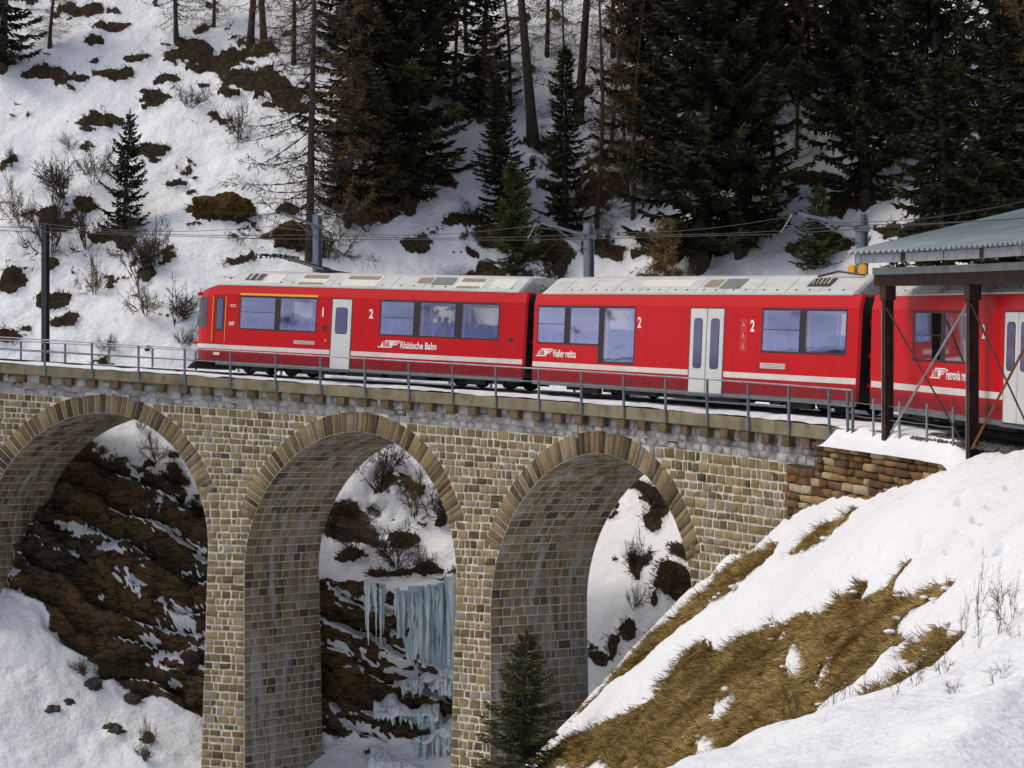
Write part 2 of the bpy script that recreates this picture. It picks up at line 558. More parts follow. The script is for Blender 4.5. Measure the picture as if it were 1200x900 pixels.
# bare turf and rock showing through the snow on the slope: x, z, half width, half height
BARE = [
    (-20.63, 21.09, 0.55, 0.34), (-22.61, 19.11, 1.04, 0.41), (-20.76, 18.80, 0.33, 0.21), (-19.27, 18.95, 0.91, 0.37), (-18.33, 19.88, 0.62, 0.29),
    (-20.28, 19.75, 0.25, 0.12), (-17.11, 17.66, 0.73, 0.69), (-16.45, 18.57, 0.66, 0.29), (-19.12, 16.39, 0.92, 0.44), (-16.70, 14.46, 0.98, 0.31),
    (-15.06, 12.74, 0.54, 0.19), (-14.29, 12.24, 0.23, 0.11), (-14.69, 18.12, 0.33, 0.16), (-13.41, 17.56, 0.69, 0.32), (-21.37, 22.96, 1.51, 0.52),
    (-19.86, 21.92, 1.06, 0.26), (-12.73, 11.05, 1.46, 0.56), (-9.90, 11.41, 0.60, 0.30), (-9.52, 9.70, 0.92, 0.40), (-8.97, 10.05, 0.59, 0.33),
    (-15.63, 20.54, 1.17, 0.58), (-14.24, 19.67, 1.32, 0.83), (-12.55, 18.47, 1.46, 0.89), (-10.79, 17.65, 1.21, 0.72), (-12.38, 20.39, 1.24, 0.41),
    (-9.94, 16.78, 0.80, 0.40), (-21.18, 7.98, 0.66, 0.44), (-19.37, 7.08, 0.79, 0.50), (-18.61, 6.07, 0.60, 0.35), (-20.68, 5.27, 0.63, 0.35),
    (-19.76, 8.81, 0.37, 0.29), (-17.80, 10.09, 0.75, 0.30), (-16.75, 9.78, 0.45, 0.37), (-15.44, 8.07, 0.36, 0.36), (-20.10, 5.71, 0.21, 0.18),
    (-14.87, 4.70, 0.21, 0.14), (-19.03, 11.70, 0.53, 0.30), (-20.01, 10.84, 0.75, 0.53), (-2.24, 10.71, 0.92, 0.44), (-4.05, 9.52, 0.80, 0.44),
    (-1.71, 9.21, 0.29, 0.22), (-5.56, 11.16, 1.19, 0.48), (-6.65, 10.94, 1.11, 0.30), (-1.33, 18.70, 0.64, 0.48), (3.68, 9.50, 0.91, 0.29),
    (4.33, 8.96, 0.72, 0.36), (-0.46, 11.43, 0.37, 0.22), (-2.96, 12.72, 0.68, 0.30), (0.95, 14.60, 0.54, 0.31), (7.16, 9.32, 2.15, 0.72),
    (12.87, 11.99, 1.08, 0.36), (13.97, 10.80, 1.40, 0.42), (16.61, 9.32, 1.99, 0.50), (11.52, 17.43, 0.58, 0.38), (9.66, 10.04, 1.25, 0.50),
    (11.51, 8.88, 0.87, 0.35), (13.34, 8.94, 0.75, 0.41), (16.01, 13.14, 1.07, 0.29), (18.14, 10.46, 0.99, 0.40), (6.84, 15.15, 0.95, 0.46),
    (9.17, 12.85, 1.11, 0.52), (-13.95, 0.04, 0.29, 0.20), (-12.97, -0.14, 0.36, 0.29), (-13.00, 0.39, 0.26, 0.20), (-14.60, -0.67, 0.26, 0.16),
    (-13.85, -0.75, 0.33, 0.29), (-11.95, -1.14, 0.23, 0.13), (5.34, -1.42, 0.47, 0.78), (4.83, -0.87, 0.45, 0.32), (5.67, -4.01, 0.58, 0.58),
    (4.38, -3.59, 0.21, 0.42), (5.91, -3.10, 0.29, 0.24), (4.17, -5.61, 0.29, 0.35), (4.96, -4.51, 0.17, 0.29), (3.13, -6.60, 0.41, 0.35),
    (-5.16, -0.93, 0.53, 0.33), (-6.10, -3.18, 0.80, 0.38), (-4.07, -2.77, 0.71, 0.39), (-2.62, -2.14, 0.33, 0.39), (-4.55, -3.85, 1.43, 0.22),
    (-3.11, -3.83, 0.63, 0.25),
]


def hill_fields(a, t):
    r, z = hill_base(a, t)
    A = np.asarray(a)[:, None]
    X = CX + r * np.sin(A); Y = CY + r * np.cos(A); Z = z
    n = grid_normals(X, Y, Z)
    back = r > 46.0
    nz = n[..., 2]
    wob = fbm(X * .5, Y * .5, Z * .5, 5, 4)
    rock = sstep(0.68, 0.54, nz + 0.14 * wob)
    rock = rock * (1 - .97 * sstep(.69, .74, A + .03 * wob) * sstep(1.1, 1.0, A))
    bare = rock * 1.0
    for (bx, bz, hx, hz) in BARE:
        if bz < 1.2 and bx < 2: hx, hz = hx * .75, hz * .6
        k = back & (np.abs(X - bx) < hx * 2.4) & (np.abs(Z - bz) < hz * 2.6)
        if not k.any(): continue
        xk, zk = X[k], Z[k]
        d = np.sqrt(((xk - bx) / hx) ** 2 + ((zk - bz) / hz) ** 2) + 1.0 * fbm(xk * 1.5 + bx, zk * 2.2 + bz, 0, 9, 5, .62)
        bare[k] = np.maximum(bare[k], sstep(1.2, 0.7, d))
    # scattered thin spots
    sp = fbm(X * .6, Y * .6, Z * .8, 21, 5, 0.6)
    bare = np.maximum(bare, 0.66 * sstep(0.24, 0.46, sp) * (r > 47))
    bumpy = 0.45 * fbm(X * .22, Y * .22, Z * .22, 31, 4) + 0.10 * fbm(X * 1.3, Y * 1.3, Z * 1.3, 33, 3)
    # rock: blocky tilted layers
    u = Z * 0.9 + X * 0.30 + 1.6 * fbm(X * .22, Y * .22, Z * .22, 41, 3)
    fu = u - np.floor(u)
    ledge = np.where(fu < 0.72, fu / 0.72, (1 - fu) / 0.28)
    lw = sstep(-.3, .4, vnoise(X * .35, Y * .35, np.floor(u) * 3.1, 44))
    blocks = vnoise(X * .8 + 7 * np.floor(u), Y * .8, np.floor(u) * 5.3, 45)
    rdisp = 1.1 * fbm(X * .35, Y * .35, Z * .5, 43, 5, 0.55) + 0.95 * (ledge - 0.5) * lw + 0.50 * np.round(blocks * 2) / 2 + 0.28 * fbm(X * 1.6, Y * 1.6, Z * 2.6, 46, 4, .6)
    disp = bumpy * (1 - rock) + rdisp * rock + sstep(.4, .8, bare) * (1 - rock) * (0.12 + 0.22 * fbm(X * 2, Y * 2, Z * 2, 47, 3))
    # stay clear of the track bed behind the abutments
    keep = 1 - np.clip(sstep(42.0, 43.0, r) * sstep(48.8, 48.0, r), 0, 1) * np.where((A > 1.12) | (A < -.2), 1, 0)
    disp = disp * keep
    X = X + n[..., 0] * disp; Y = Y + n[..., 1] * disp; Z = Z + n[..., 2] * disp
    n2 = grid_normals(X, Y, Z)
    # snow lies on ledges, rock shows on steep faces
    ledge_snow = sstep(0.62, 0.80, n2[..., 2] + 0.10 * fbm(X * 1.7, Y * 1.7, Z * 1.7, 51, 3)) * sstep(-.12, .22, fbm(X * .3, Y * .3, Z * .45, 52, 3))
    bare = np.where(rock > 0.25, np.maximum(bare * (1 - 0.95 * ledge_snow), 0), bare)
    for (bx, bz, hx, hz) in LEDGES:
        k = (np.abs(X - bx) < hx * 1.8) & (np.abs(Z - bz) < hz * 2.5) & (r > 42) & (r < 54)
        xk, zk = X[k], Z[k]
        d = np.sqrt(((xk - bx) / hx) ** 2 + ((zk - bz + .35 * (xk - bx)) / hz) ** 2) + 1.0 * fbm(xk * 1.3, zk * 1.9, 0, 19, 5, .62) + 2.2 * (.60 - n2[..., 2][k])
        bare[k] *= sstep(.70, 1.15, d)
    return X, Y, Z, bare, rock


_a = np.concatenate([np.linspace(-1.5, -.06, 90), np.linspace(-.055, 1.2, 600), np.linspace(1.21, 1.85, 50)])
_t = np.concatenate([np.linspace(0, 2, 12)[:-1], np.linspace(2, 9, 215)[:-1], np.linspace(9, 10, 60)[:-1], np.linspace(10, 11, 90)[:-1], np.linspace(11, 12, 90)[:-1], np.linspace(12, 13, 16)])
HX, HY, HZ, HB, HR = hill_fields(_a, _t)
hill_obj = grid_mesh('hillside', HX, HY, HZ, {'bare': HB, 'rock': HR}, M['hill'], flip=True)
hill_obj['kind'] = 'structure'


def hill_z(x, y):
    """height of the built hillside at a plan position"""
    i = np.argmin((HX - x) ** 2 + (HY - y) ** 2 + np.where(np.hypot(HX - CX, HY - CY) < 46, 1e3, 0))
    return float(HZ.ravel()[i])


def gorge_z(x, y):
    i = np.argmin((HX - x) ** 2 + (HY - y) ** 2)
    return float(HZ.ravel()[i])


# ------------------------------------------------------------------ the bank on the right
GRASS_POLYS = [
    [(6.78, 54.40), (6.38, 55.62), (6.03, 57.44), (5.54, 57.76), (4.99, 57.34), (4.62, 59.01), (4.04, 60.62), (3.29, 59.94), (2.68, 59.40), (2.12, 60.18), (1.38, 58.75), (1.11, 58.95), (1.57, 58.88), (2.33, 59.58), (3.05, 57.68), (3.78, 56.74), (4.37, 55.75), (5.02, 55.18), (5.58, 54.40), (6.13, 53.96), (6.48, 53.72)],
    [(8.28, 51.77), (7.89, 52.29), (7.44, 52.79), (7.09, 52.92), (6.81, 52.71), (7.10, 52.09), (7.46, 51.77), (7.92, 51.57)],
    [(0.74, 59.29), (1.77, 56.40), (2.86, 54.04), (3.55, 53.26), (4.21, 53.75), (4.66, 53.31), (5.54, 50.55), (6.07, 47.38), (6.66, 44.72), (6.93, 44.26), (7.35, 44.65), (7.34, 44.00), (7.08, 43.55), (7.33, 43.01), (7.74, 42.96), (7.33, 42.54), (7.42, 40.93), (7.76, 40.20), (7.86, 38.72), (7.52, 37.88), (7.45, 38.82), (7.17, 39.18), (6.95, 39.18), (6.74, 37.99), (6.64, 37.08), (6.31, 37.21), (6.02, 37.23), (5.92, 37.75), (5.70, 38.98), (5.53, 39.55), (5.26, 38.35), (4.92, 38.40), (4.66, 38.40), (4.34, 38.20), (2.04, 52.16), (0.88, 56.17)],
    [(6.11, 36.04), (5.92, 35.96), (5.57, 35.52), (5.18, 35.23), (4.93, 35.44), (5.14, 34.11), (5.41, 33.67), (5.67, 33.67), (5.96, 34.81)],
    [(6.36, 34.76), (6.60, 34.74), (6.95, 34.32), (7.08, 33.95), (6.52, 33.07), (6.25, 33.56), (5.98, 34.68), (6.17, 35.02)],
    [(6.55, 36.32), (6.93, 36.11), (7.16, 35.49), (6.94, 35.10), (6.58, 35.36)],
]
SNOW_POLYS = [
    [(5.61, 44.78), (5.76, 45.24), (5.89, 44.91), (6.03, 43.97), (5.87, 43.40), (5.83, 42.80), (5.69, 43.32)],
    [(5.76, 40.82), (5.99, 41.91), (6.11, 41.91), (5.98, 41.24), (5.73, 40.41)],
    [(4.38, 47.61), (4.71, 45.84), (4.67, 44.78), (4.34, 45.17), (4.22, 45.30)],
    [(5.73, 46.86), (5.93, 46.55), (5.90, 46.08), (5.71, 46.42)],
    [(3.89, 45.50), (4.16, 44.65), (4.23, 43.55), (4.16, 42.49), (3.90, 43.27), (3.76, 44.70)],
]


# hollows and old footprints in the snow of the bank: x, y, width, depth
DENTS = [(8.39, 49.02, 0.12, 0.11), (8.68, 47.64, 0.14, 0.12), (8.88, 42.93, 0.11, 0.15), (8.60, 39.91, 0.19, 0.20), (7.87, 38.64, 0.18, 0.13), (7.25, 46.26, 0.15, 0.13), (6.61, 48.18, 0.12, 0.11), (8.92, 40.67, 0.12, 0.21), (8.18, 43.03, 0.18, 0.20), (7.72, 44.80, 0.18, 0.12), (5.91, 50.32, 0.13, 0.18), (8.29, 36.48, 0.17, 0.20), (9.53, 41.76, 0.09, 0.12), (9.21, 41.37, 0.09, 0.12), (9.16, 41.58, 0.09, 0.12), (8.90, 41.00, 0.09, 0.12), (8.82, 41.39, 0.09, 0.12), (8.56, 40.98, 0.09, 0.12), (8.51, 41.29, 0.09, 0.12), (8.24, 40.87, 0.09, 0.12), (8.21, 41.03, 0.09, 0.12), (7.95, 40.51, 0.09, 0.12), (7.89, 41.08, 0.09, 0.12), (7.63, 40.61, 0.09, 0.12), (7.60, 40.90, 0.09, 0.12), (7.35, 40.46, 0.09, 0.12)]


def poly_sd(X, Y, poly):
    """signed distance (positive inside) to a polygon in plan"""
    P = np.asarray(poly, float); n = len(P)
    d = np.full(X.shape, 1e9); inside = np.zeros(X.shape, bool)
    for i in range(n):
        a, b = P[i], P[(i + 1) % n]
        e = b - a; wx, wy = X - a[0], Y - a[1]
        t = np.clip((wx * e[0] + wy * e[1]) / (e @ e + 1e-12), 0, 1)
        d = np.minimum(d, np.hypot(wx - t * e[0], wy - t * e[1]))
        c = ((a[1] > Y) != (b[1] > Y)) & (X < (b[0] - a[0]) * (Y - a[1]) / (b[1] - a[1] + 1e-12) + a[0])
        inside ^= c
    return np.where(inside, d, -d)


def bank_fields(x, y):
    X, Y = np.meshgrid(x, y, indexing='ij')
    Z = bank_base(X, Y)
    g = np.full(X.shape, -9.0)
    near = (X > -2) & (X < 12) & (Y > 16) & (Y < 64)
    for poly in GRASS_POLYS:
        sd = poly_sd(X[near], Y[near], poly)
        g[near] = np.maximum(g[near], sd)
    for poly in SNOW_POLYS:
        g[near] = np.minimum(g[near], -poly_sd(X[near], Y[near], poly))
    wob = 0.36 * fbm(X * 1.5, Y * .5, 0, 61, 6, 0.68)
    g = g + wob
    bare = sstep(-0.12, 0.12, g)
    R_ = np.hypot(X - CX, Y - CY)
    rough = 0.18 * fbm(X * .6, Y * .4, 0, 63, 4) + 0.09 * fbm(X * 1.9, Y * 1.3, 0, 64, 4, .6)
    depth = np.clip(0.06 + 0.22 * sstep(-.06, -.8, g) + 0.10 * fbm(X * 1.2, Y * .8, 0, 66, 4), 0.03, 0.5)
    tuss = 0.30 * np.abs(fbm(X * 1.0, Y * .7, 0, 68, 3)) + 0.12 * fbm(X * 3.0, Y * 2.2, 0, 69, 3) - .05
    Z = Z + rough + np.where(bare < 0.5, depth * (1 - bare) * 1.0, 0) + tuss * bare
    for (dx_, dy_, w_, dp) in DENTS:
        Z = Z - dp * np.exp(-(((X - dx_) / w_) ** 2 + ((Y - dy_) / (w_ * 2.2)) ** 2) ** 2) * (1 - bare)
    # pressed under the abutment and the track bed
    AB = np.arctan2(X - CX, Y - CY)
    Z = np.where((R_ > 43.1) & (AB > 1.0), np.minimum(Z, deck(AB) - 0.62 - 0.3 * np.clip(R_ - 43.1, 0, 6)), Z)
    return X, Y, Z, bare


_x = np.concatenate([np.linspace(-14, -1, 50)[:-1], np.linspace(-1, 12.2, 235)[:-1], np.linspace(12.2, 16, 14)])
_y = np.concatenate([np.linspace(-12, 12, 50)[:-1], np.linspace(12, 30, 150)[:-1], np.linspace(30, 66, 520)])
BX, BY, BZ, BB = bank_fields(_x, _y)
bank_obj = grid_mesh('bank', BX, BY, BZ, {'bare': BB * .86, 'rock': BB * 0}, M['bank'])
bank_obj['kind'] = 'structure'


def bank_z(x, y):
    i = int(np.clip(np.searchsorted(_x, x) - 1, 0, len(_x) - 2)); j = int(np.clip(np.searchsorted(_y, y) - 1, 0, len(_y) - 2))
    u = (x - _x[i]) / (_x[i + 1] - _x[i]); w = (y - _y[j]) / (_y[j + 1] - _y[j])
    return float((1 - u) * (1 - w) * BZ[i, j] + u * (1 - w) * BZ[i + 1, j] + (1 - u) * w * BZ[i, j + 1] + u * w * BZ[i + 1, j + 1])


# valley floor and the far side of the valley, beyond the frame
_g = np.linspace(-400, 400, 120)
GX, GY = np.meshgrid(_g, np.linspace(-400, 300, 120), indexing='ij')
GD = np.hypot(GX + 20, GY - 20)
GZ = -26 + 0.42 * np.clip(GD - 110, 0, 200) + 7 * fbm(GX * .02, GY * .02, 0, 81, 5) * sstep(60, 160, GD)
ground_obj = grid_mesh('valley_floor', GX, GY, GZ, {'bare': 0.45 * fbm(GX * .05, GY * .05, 0, 83, 4) + .15, 'rock': GX * 0}, M['hill'])
ground_obj['kind'] = 'structure'
# ------------------------------------------------------------------ stone materials
def stone_material(name, stops, spec=0.25, stain=0.5):
    m = NT(name)
    v = m.obj_co()
    t = m.attr('tint')
    fine = m.noise(v, 14, 6, 0.65)
    mid = m.noise(v, 3.5, 4, 0.6)
    c = m.ramp(m.math('ADD', t, m.math('MULTIPLY', m.math('SUBTRACT', mid, 0.5), 0.35)), stops)
    c = m.mix(1.0, c, m.ramp(fine, [(0.25, (0.62, 0.60, 0.57)), (0.7, (1.12, 1.1, 1.05))]), 'MULTIPLY')
    # grey-white lime runs and dark damp streaks hanging down the wall
    sv = m.obj_co((1.3, 1.3, 0.10))
    st = m.noise(sv, 1.6, 5, 0.6)
    c = m.mix(m.math('MULTIPLY', m.maprange(st, 0.53, 0.66), stain), c, (0.25, 0.26, 0.26))
    c = m.mix(m.math('MULTIPLY', m.maprange(st, 0.46, 0.35), stain * 0.75), c, (0.075, 0.055, 0.028))
    m.set(Base_Color=c, Roughness=0.85, Specular_IOR_Level=spec)
    m.bump(fine, 0.45, 0.02)
    return m.mat


M['tan_stone'] = stone_material('tan_stone', [(0.0, (0.07, 0.052, 0.028)), (0.22, (0.155, 0.115, 0.055)), (0.5, (0.235, 0.185, 0.095)), (0.72, (0.30, 0.235, 0.12)), (0.86, (0.28, 0.24, 0.16)), (1.0, (0.24, 0.24, 0.22))], stain=0.16)
M['ring_stone'] = stone_material('ring_stone', [(0.0, (0.055, 0.04, 0.022)), (0.3, (0.14, 0.102, 0.048)), (0.6, (0.215, 0.16, 0.078)), (0.85, (0.27, 0.205, 0.10)), (1.0, (0.32, 0.27, 0.17))], stain=0.3)
M['grey_stone'] = stone_material('grey_stone', [(0.0, (0.25, 0.25, 0.25)), (0.5, (0.36, 0.36, 0.365)), (1.0, (0.47, 0.47, 0.475))], stain=0.2)
M['barrel_stone'] = stone_material('barrel_stone', [(0.0, (0.06, 0.055, 0.045)), (0.3, (0.15, 0.122, 0.075)), (0.6, (0.22, 0.18, 0.11)), (0.8, (0.19, 0.185, 0.165)), (1.0, (0.28, 0.24, 0.165))], stain=1.0)
M['brown_stone'] = stone_material('brown_stone', [(0.0, (0.05, 0.026, 0.012)), (0.35, (0.155, 0.080, 0.030)), (0.6, (0.24, 0.14, 0.05)), (0.8, (0.34, 0.25, 0.115)), (1.0, (0.42, 0.36, 0.24))], stain=0.1)
M['mortar'] = plain('mortar', (0.56, 0.52, 0.42), 0.9, var=0.22, scale=2.5, bump=0.3)
M['barrel_mortar'] = plain('barrel_mortar', (0.40, 0.37, 0.31), 0.9, var=0.3, scale=1.2, bump=0.3)
M['rubble_mortar'] = plain('rubble_mortar', (0.035, 0.024, 0.014), 0.9, var=0.3, scale=3)
_m = NT('coping_concrete')
_v = _m.obj_co()
_sv = _m.obj_co((1.5, 1.5, 0.2))
_c = _m.ramp(_m.noise(_v, 1.6, 6, 0.65), [(0.3, (0.10, 0.085, 0.045)), (0.5, (0.19, 0.165, 0.095)), (0.72, (0.25, 0.22, 0.14))])
_c = _m.mix(_m.math('MULTIPLY', _m.maprange(_m.noise(_sv, 2.6, 4), 0.55, 0.72), 0.6), _c, (0.05, 0.042, 0.026))
_m.set(Base_Color=_c, Roughness=0.85)
_m.bump(_m.noise(_v, 20, 5), 0.3, 0.02)
M['coping'] = _m.mat
M['console'] = plain('console_stone', (0.105, 0.072, 0.034), 0.85, var=0.5, scale=3.0, bump=0.5)

# ------------------------------------------------------------------ viaduct: three semicircular arches on a curved, falling deck
ARCH = [(18.10, -2.86), (29.27, -3.63), (40.44, -4.40)]      # centre along the face, springing height
RI, RE = 4.79, 5.46                                            # intrados and extrados radius
R_FAR = 47.35
S_L, S_R = 5.0, 53.6
rng = np.random.default_rng(11)


def face_r(s, z):
    dz = z - deck(s / RW)
    return RW - 0.022 * np.maximum(0, -dz - 1.0)


def WP(s, z, out=0.0):
    a = np.asarray(s) / RW
    r = face_r(np.asarray(s), np.asarray(z)) - out
    return np.stack(np.broadcast_arrays(CX + r * np.sin(a), CY + r * np.cos(a), z), -1)


def stone_batch(C, N, proud, inset=0.03, rough=0.012):
    """C (n,4,3) corners, N (n,3) outward; returns verts (n,13,3) and one stone's faces"""
    n = len(C)
    cen = C.mean(1, keepdims=True)
    d = cen - C
    dl = np.linalg.norm(d, axis=-1, keepdims=True)
    dn = d / (dl + 1e-9)
    pr = np.asarray(proud).reshape(-1, 1, 1) * (0.75 + 0.5 * rng.random((n, 1, 1)))
    Nn = N[:, None, :]
    r0 = C - Nn * 0.03
    r1 = C + dn * 0.012 + Nn * pr * 0.55 + rng.normal(0, rough * 0.4, C.shape)
    r2 = C + dn * np.minimum(inset * (0.8 + 0.6 * rng.random((n, 4, 1))), dl * 0.45) + Nn * (pr + rng.normal(0, rough, (n, 4, 1)))
    c = cen + Nn * (pr * 1.2 + np.abs(rng.normal(0, rough, (n, 1, 1))))
    return np.concatenate([r0, r1, r2, c], 1)


_SF_Q = [(k, (k + 1) % 4, 4 + (k + 1) % 4, 4 + k) for k in range(4)] + [(4 + k, 4 + (k + 1) % 4, 8 + (k + 1) % 4, 8 + k) for k in range(4)]
_SF_T = [(8 + k, 8 + (k + 1) % 4, 12) for k in range(4)]


def stones_object(name, V, tint, mat, parent, kind=None):
    """one mesh from a batch of stones"""
    n = len(V)
    off = (np.arange(n) * 13)[:, None, None]
    q = (np.array(_SF_Q)[None] + off).reshape(-1, 4)
    t = (np.array(_SF_T)[None] + off).reshape(-1, 3)
    P = np.asarray(parent_world(parent).translation)
    me = mesh_np(name, V.reshape(-1, 3) - P, q, t)
    at = me.attributes.new('tint', 'FLOAT', 'POINT')
    at.data.foreach_set('value', np.repeat(tint, 13).astype(np.float32))
    return link_mesh(name, me, mat, parent, kind)


def proj_area(C):
    u = C[..., 0] / C[..., 1]; w = C[..., 2] / C[..., 1]
    A = 0
    for k in range(4):
        j = (k + 1) % 4
        A = A + u[:, k] * w[:, j] - u[:, j] * w[:, k]
    inside = (np.abs(u.mean(1)) < 0.235) & (w.mean(1) > -0.138) & (w.mean(1) < 0.21)
    return np.where(inside, np.abs(A) * 2552 ** 2, 0)


via = empty('stone_viaduct', (*polar(45.2, 0.7), -15.0), 'curved stone railway viaduct with three round arches under the red train', 'viaduct')


def intrados_z(s):
    """underside of the masonry at s, or None over a pier"""
    for c, zs in ARCH:
        if abs(s - c) < RI: return zs + math.sqrt(max(0, RI * RI - (s - c) ** 2))
    return None


def pier_of(s):
    piers = [9.1, 23.685, 34.855, 48.5]
    return min(piers, key=lambda p: abs(p - s))


def course_z(D, s):
    """height of the course line lying D below the coping top: follows the grade at the top, level in the piers"""
    w = np.clip(1 - (D - 1.06) / 3.6, 0, 1)
    if s > 44.5: w = max(w, 0.75)
    return (1 - w) * deck(pier_of(s) / RW) + w * deck(s / RW) - D


BASE_Z = -17.0
# --- mortar core
core = MB()


def core_quad(p, q, r, t, mi=0):
    if mi == 0 and np.hypot(p[0] - CX, p[1] - CY) < 44.5:
        # keep the mortar a little behind the stone faces
        p, q, r, t = [np.array((CX + (v[0] - CX) * 1.00012, CY + (v[1] - CY) * 1.00012, v[2])) for v in (p, q, r, t)]
    core.add([p, q, r, t], [(0, 1, 2, 3)], mi)


ss = list(np.arange(S_L, S_R + .01, 0.4))
for c, zs in ARCH:
    ss += [c + RI * math.cos(t) for t in np.linspace(0, math.pi, 49)]
ss = sorted(set(round(float(v), 4) for v in ss))
for s0, s1 in zip(ss[:-1], ss[1:]):
    sm = (s0 + s1) / 2
    arch = next(((c, zs) for c, zs in ARCH if abs(sm - c) < RI), None)
    zt0, zt1 = deck(s0 / RW) - .3, deck(s1 / RW) - .3
    if arch:
        c, zs = arch
        zb0 = zs + math.sqrt(max(0, RI * RI - (s0 - c) ** 2)); zb1 = zs + math.sqrt(max(0, RI * RI - (s1 - c) ** 2))
    else:
        zb0 = zb1 = min(z for _, z in ARCH) if s0 > 13 and s1 < 45.3 else BASE_Z
    nz_ = max(2, int((zt0 - zb0) / .6))
    for k in range(nz_):
        u0, u1 = k / nz_, (k + 1) / nz_
        core_quad(WP(s0, zb0 + (zt0 - zb0) * u0), WP(s1, zb1 + (zt1 - zb1) * u0), WP(s1, zb1 + (zt1 - zb1) * u1), WP(s0, zb0 + (zt0 - zb0) * u1))
    F0, F1 = polar(R_FAR, s0 / RW), polar(R_FAR, s1 / RW)
    core_quad((*F1, zb1), (*F0, zb0), (*F0, zt0), (*F1, zt1))
    if arch:
        core_quad(WP(s1, zb1), WP(s0, zb0), (*F0, zb0), (*F1, zb1), 1)
# end faces
for s, sg in ((S_L, 1), (S_R, -1)):
    F = polar(R_FAR, s / RW); zt = deck(s / RW) - .3
    core_quad(WP(s, BASE_Z), WP(s, zt), (*F, zt), (*F, BASE_Z))
# pier shafts with battered sides
BAT = 0.022
PIERS = [(13.31, ARCH[0][1], None), (None, None, None)]


def edge_s(side, c, zs, z):
    """jamb line of an arch below its springing: the opening narrows downwards"""
    e = c + side * RI
    return e - side * BAT * max(0, zs - z)


for j in (0, 1):
    (c0, z0_), (c1, z1_) = ARCH[j], ARCH[j + 1]
    zl = np.linspace(max(z0_, z1_), BASE_Z, 12)
    for za, zb in zip(zl[:-1], zl[1:]):
        L0, L1 = edge_s(1, c0, z0_, za), edge_s(1, c0, z0_, zb)
        Q0, Q1 = edge_s(-1, c1, z1_, za), edge_s(-1, c1, z1_, zb)
        core_quad(WP(L1, zb, -.004), WP(Q1, zb, -.004), WP(Q0, za, -.004), WP(L0, za, -.004))
        FL0, FL1, FQ0, FQ1 = [polar(R_FAR, v / RW) for v in (L0, L1, Q0, Q1)]
        core_quad((*FQ1, zb), (*FL1, zb), (*FL0, za), (*FQ0, za))
        core_quad(WP(Q1, zb), (*FQ1, zb), (*FQ0, za), WP(Q0, za), 1)
        core_quad((*FL1, zb), WP(L1, zb), WP(L0, za), (*FL0, za), 1)
for side, (c, zs) in ((-1, ARCH[0]), (1, ARCH[2])):
    zl = np.linspace(zs, BASE_Z, 10)
    for za, zb in zip(zl[:-1], zl[1:]):
        e0, e1 = edge_s(side, c, zs, za), edge_s(side, c, zs, zb)
        F0, F1 = polar(R_FAR, e0 / RW), polar(R_FAR, e1 / RW)
        core_quad(WP(e1, zb), (*F1, zb), (*F0, za), WP(e0, za), 1)
core.build('masonry_core', [M['mortar'], M['barrel_mortar']], via)

# --- facing stones
cor, nor, tin, kind_ = [], [], [], []


def wall_stone(s0, s1, z00, z01, z10, z11, tint, k, g=0.024):
    """corners bottom-left, bottom-right, top-right, top-left"""
    j = lambda: float(rng.normal(0, 0.011 if k == 0 else 0.003))
    q = [(s0 + g + j(), z00 + g + j()), (s1 - g + j(), z01 + g + j()), (s1 - g + j(), z11 - g + j()), (s0 + g + j(), z10 - g + j())]
    cor.append(np.array([WP(s, z) for s, z in q]))
    a = (s0 + s1) / 2 / RW
    nor.append((-math.sin(a), -math.cos(a), 0.0))
    tin.append(tint); kind_.append(k)


def row_limits(seg, zc):
    """left and right ends of a course at height zc in masonry segment seg (between arches)"""
    lo, hi = S_L, 50.05
    if seg > 0:
        c, zs = ARCH[seg - 1]
        ang = math.radians(24)
        if zc > zs + RE * math.sin(ang):
            h = zc - zs
            lo = c + (math.sqrt(RE * RE - h * h) if h < RE else 0.0)
        elif zc > zs:
            lo = c + math.sqrt(RI * RI - (zc - zs) ** 2)
        else:
            lo = edge_s(1, c, zs, zc)
    if seg < 3:
        c, zs = ARCH[seg]
        ang = math.radians(24)
        if zc > zs + RE * math.sin(ang):
            h = zc - zs
            hi = c - (math.sqrt(RE * RE - h * h) if h < RE else 0.0)
        elif zc > zs:
            hi = c - math.sqrt(RI * RI - (zc - zs) ** 2)
        else:
            hi = edge_s(-1, c, zs, zc)
    return lo, hi


# grey courses below the coping
for (D0, D1) in ((.36, .62), (.62, .84), (.84, 1.06)):
    s = 8.0 + rng.random() * .3
    while s < 52.5:
        w = 0.30 + 0.26 * rng.random()
        z0a, z0b = deck(s / RW) - D1, deck((s + w) / RW) - D1
        top_ring = min(math.hypot(s + w / 2 - c, z0a + .1 - zs) for c, zs in ARCH)
        if top_ring > RE + 0.02 or z0a > -99 and top_ring > RE - 0.02:
            wall_stone(s, s + w, z0a, z0b, z0a + D1 - D0, z0b + D1 - D0, rng.random(), 1, 0.006)
        s += w
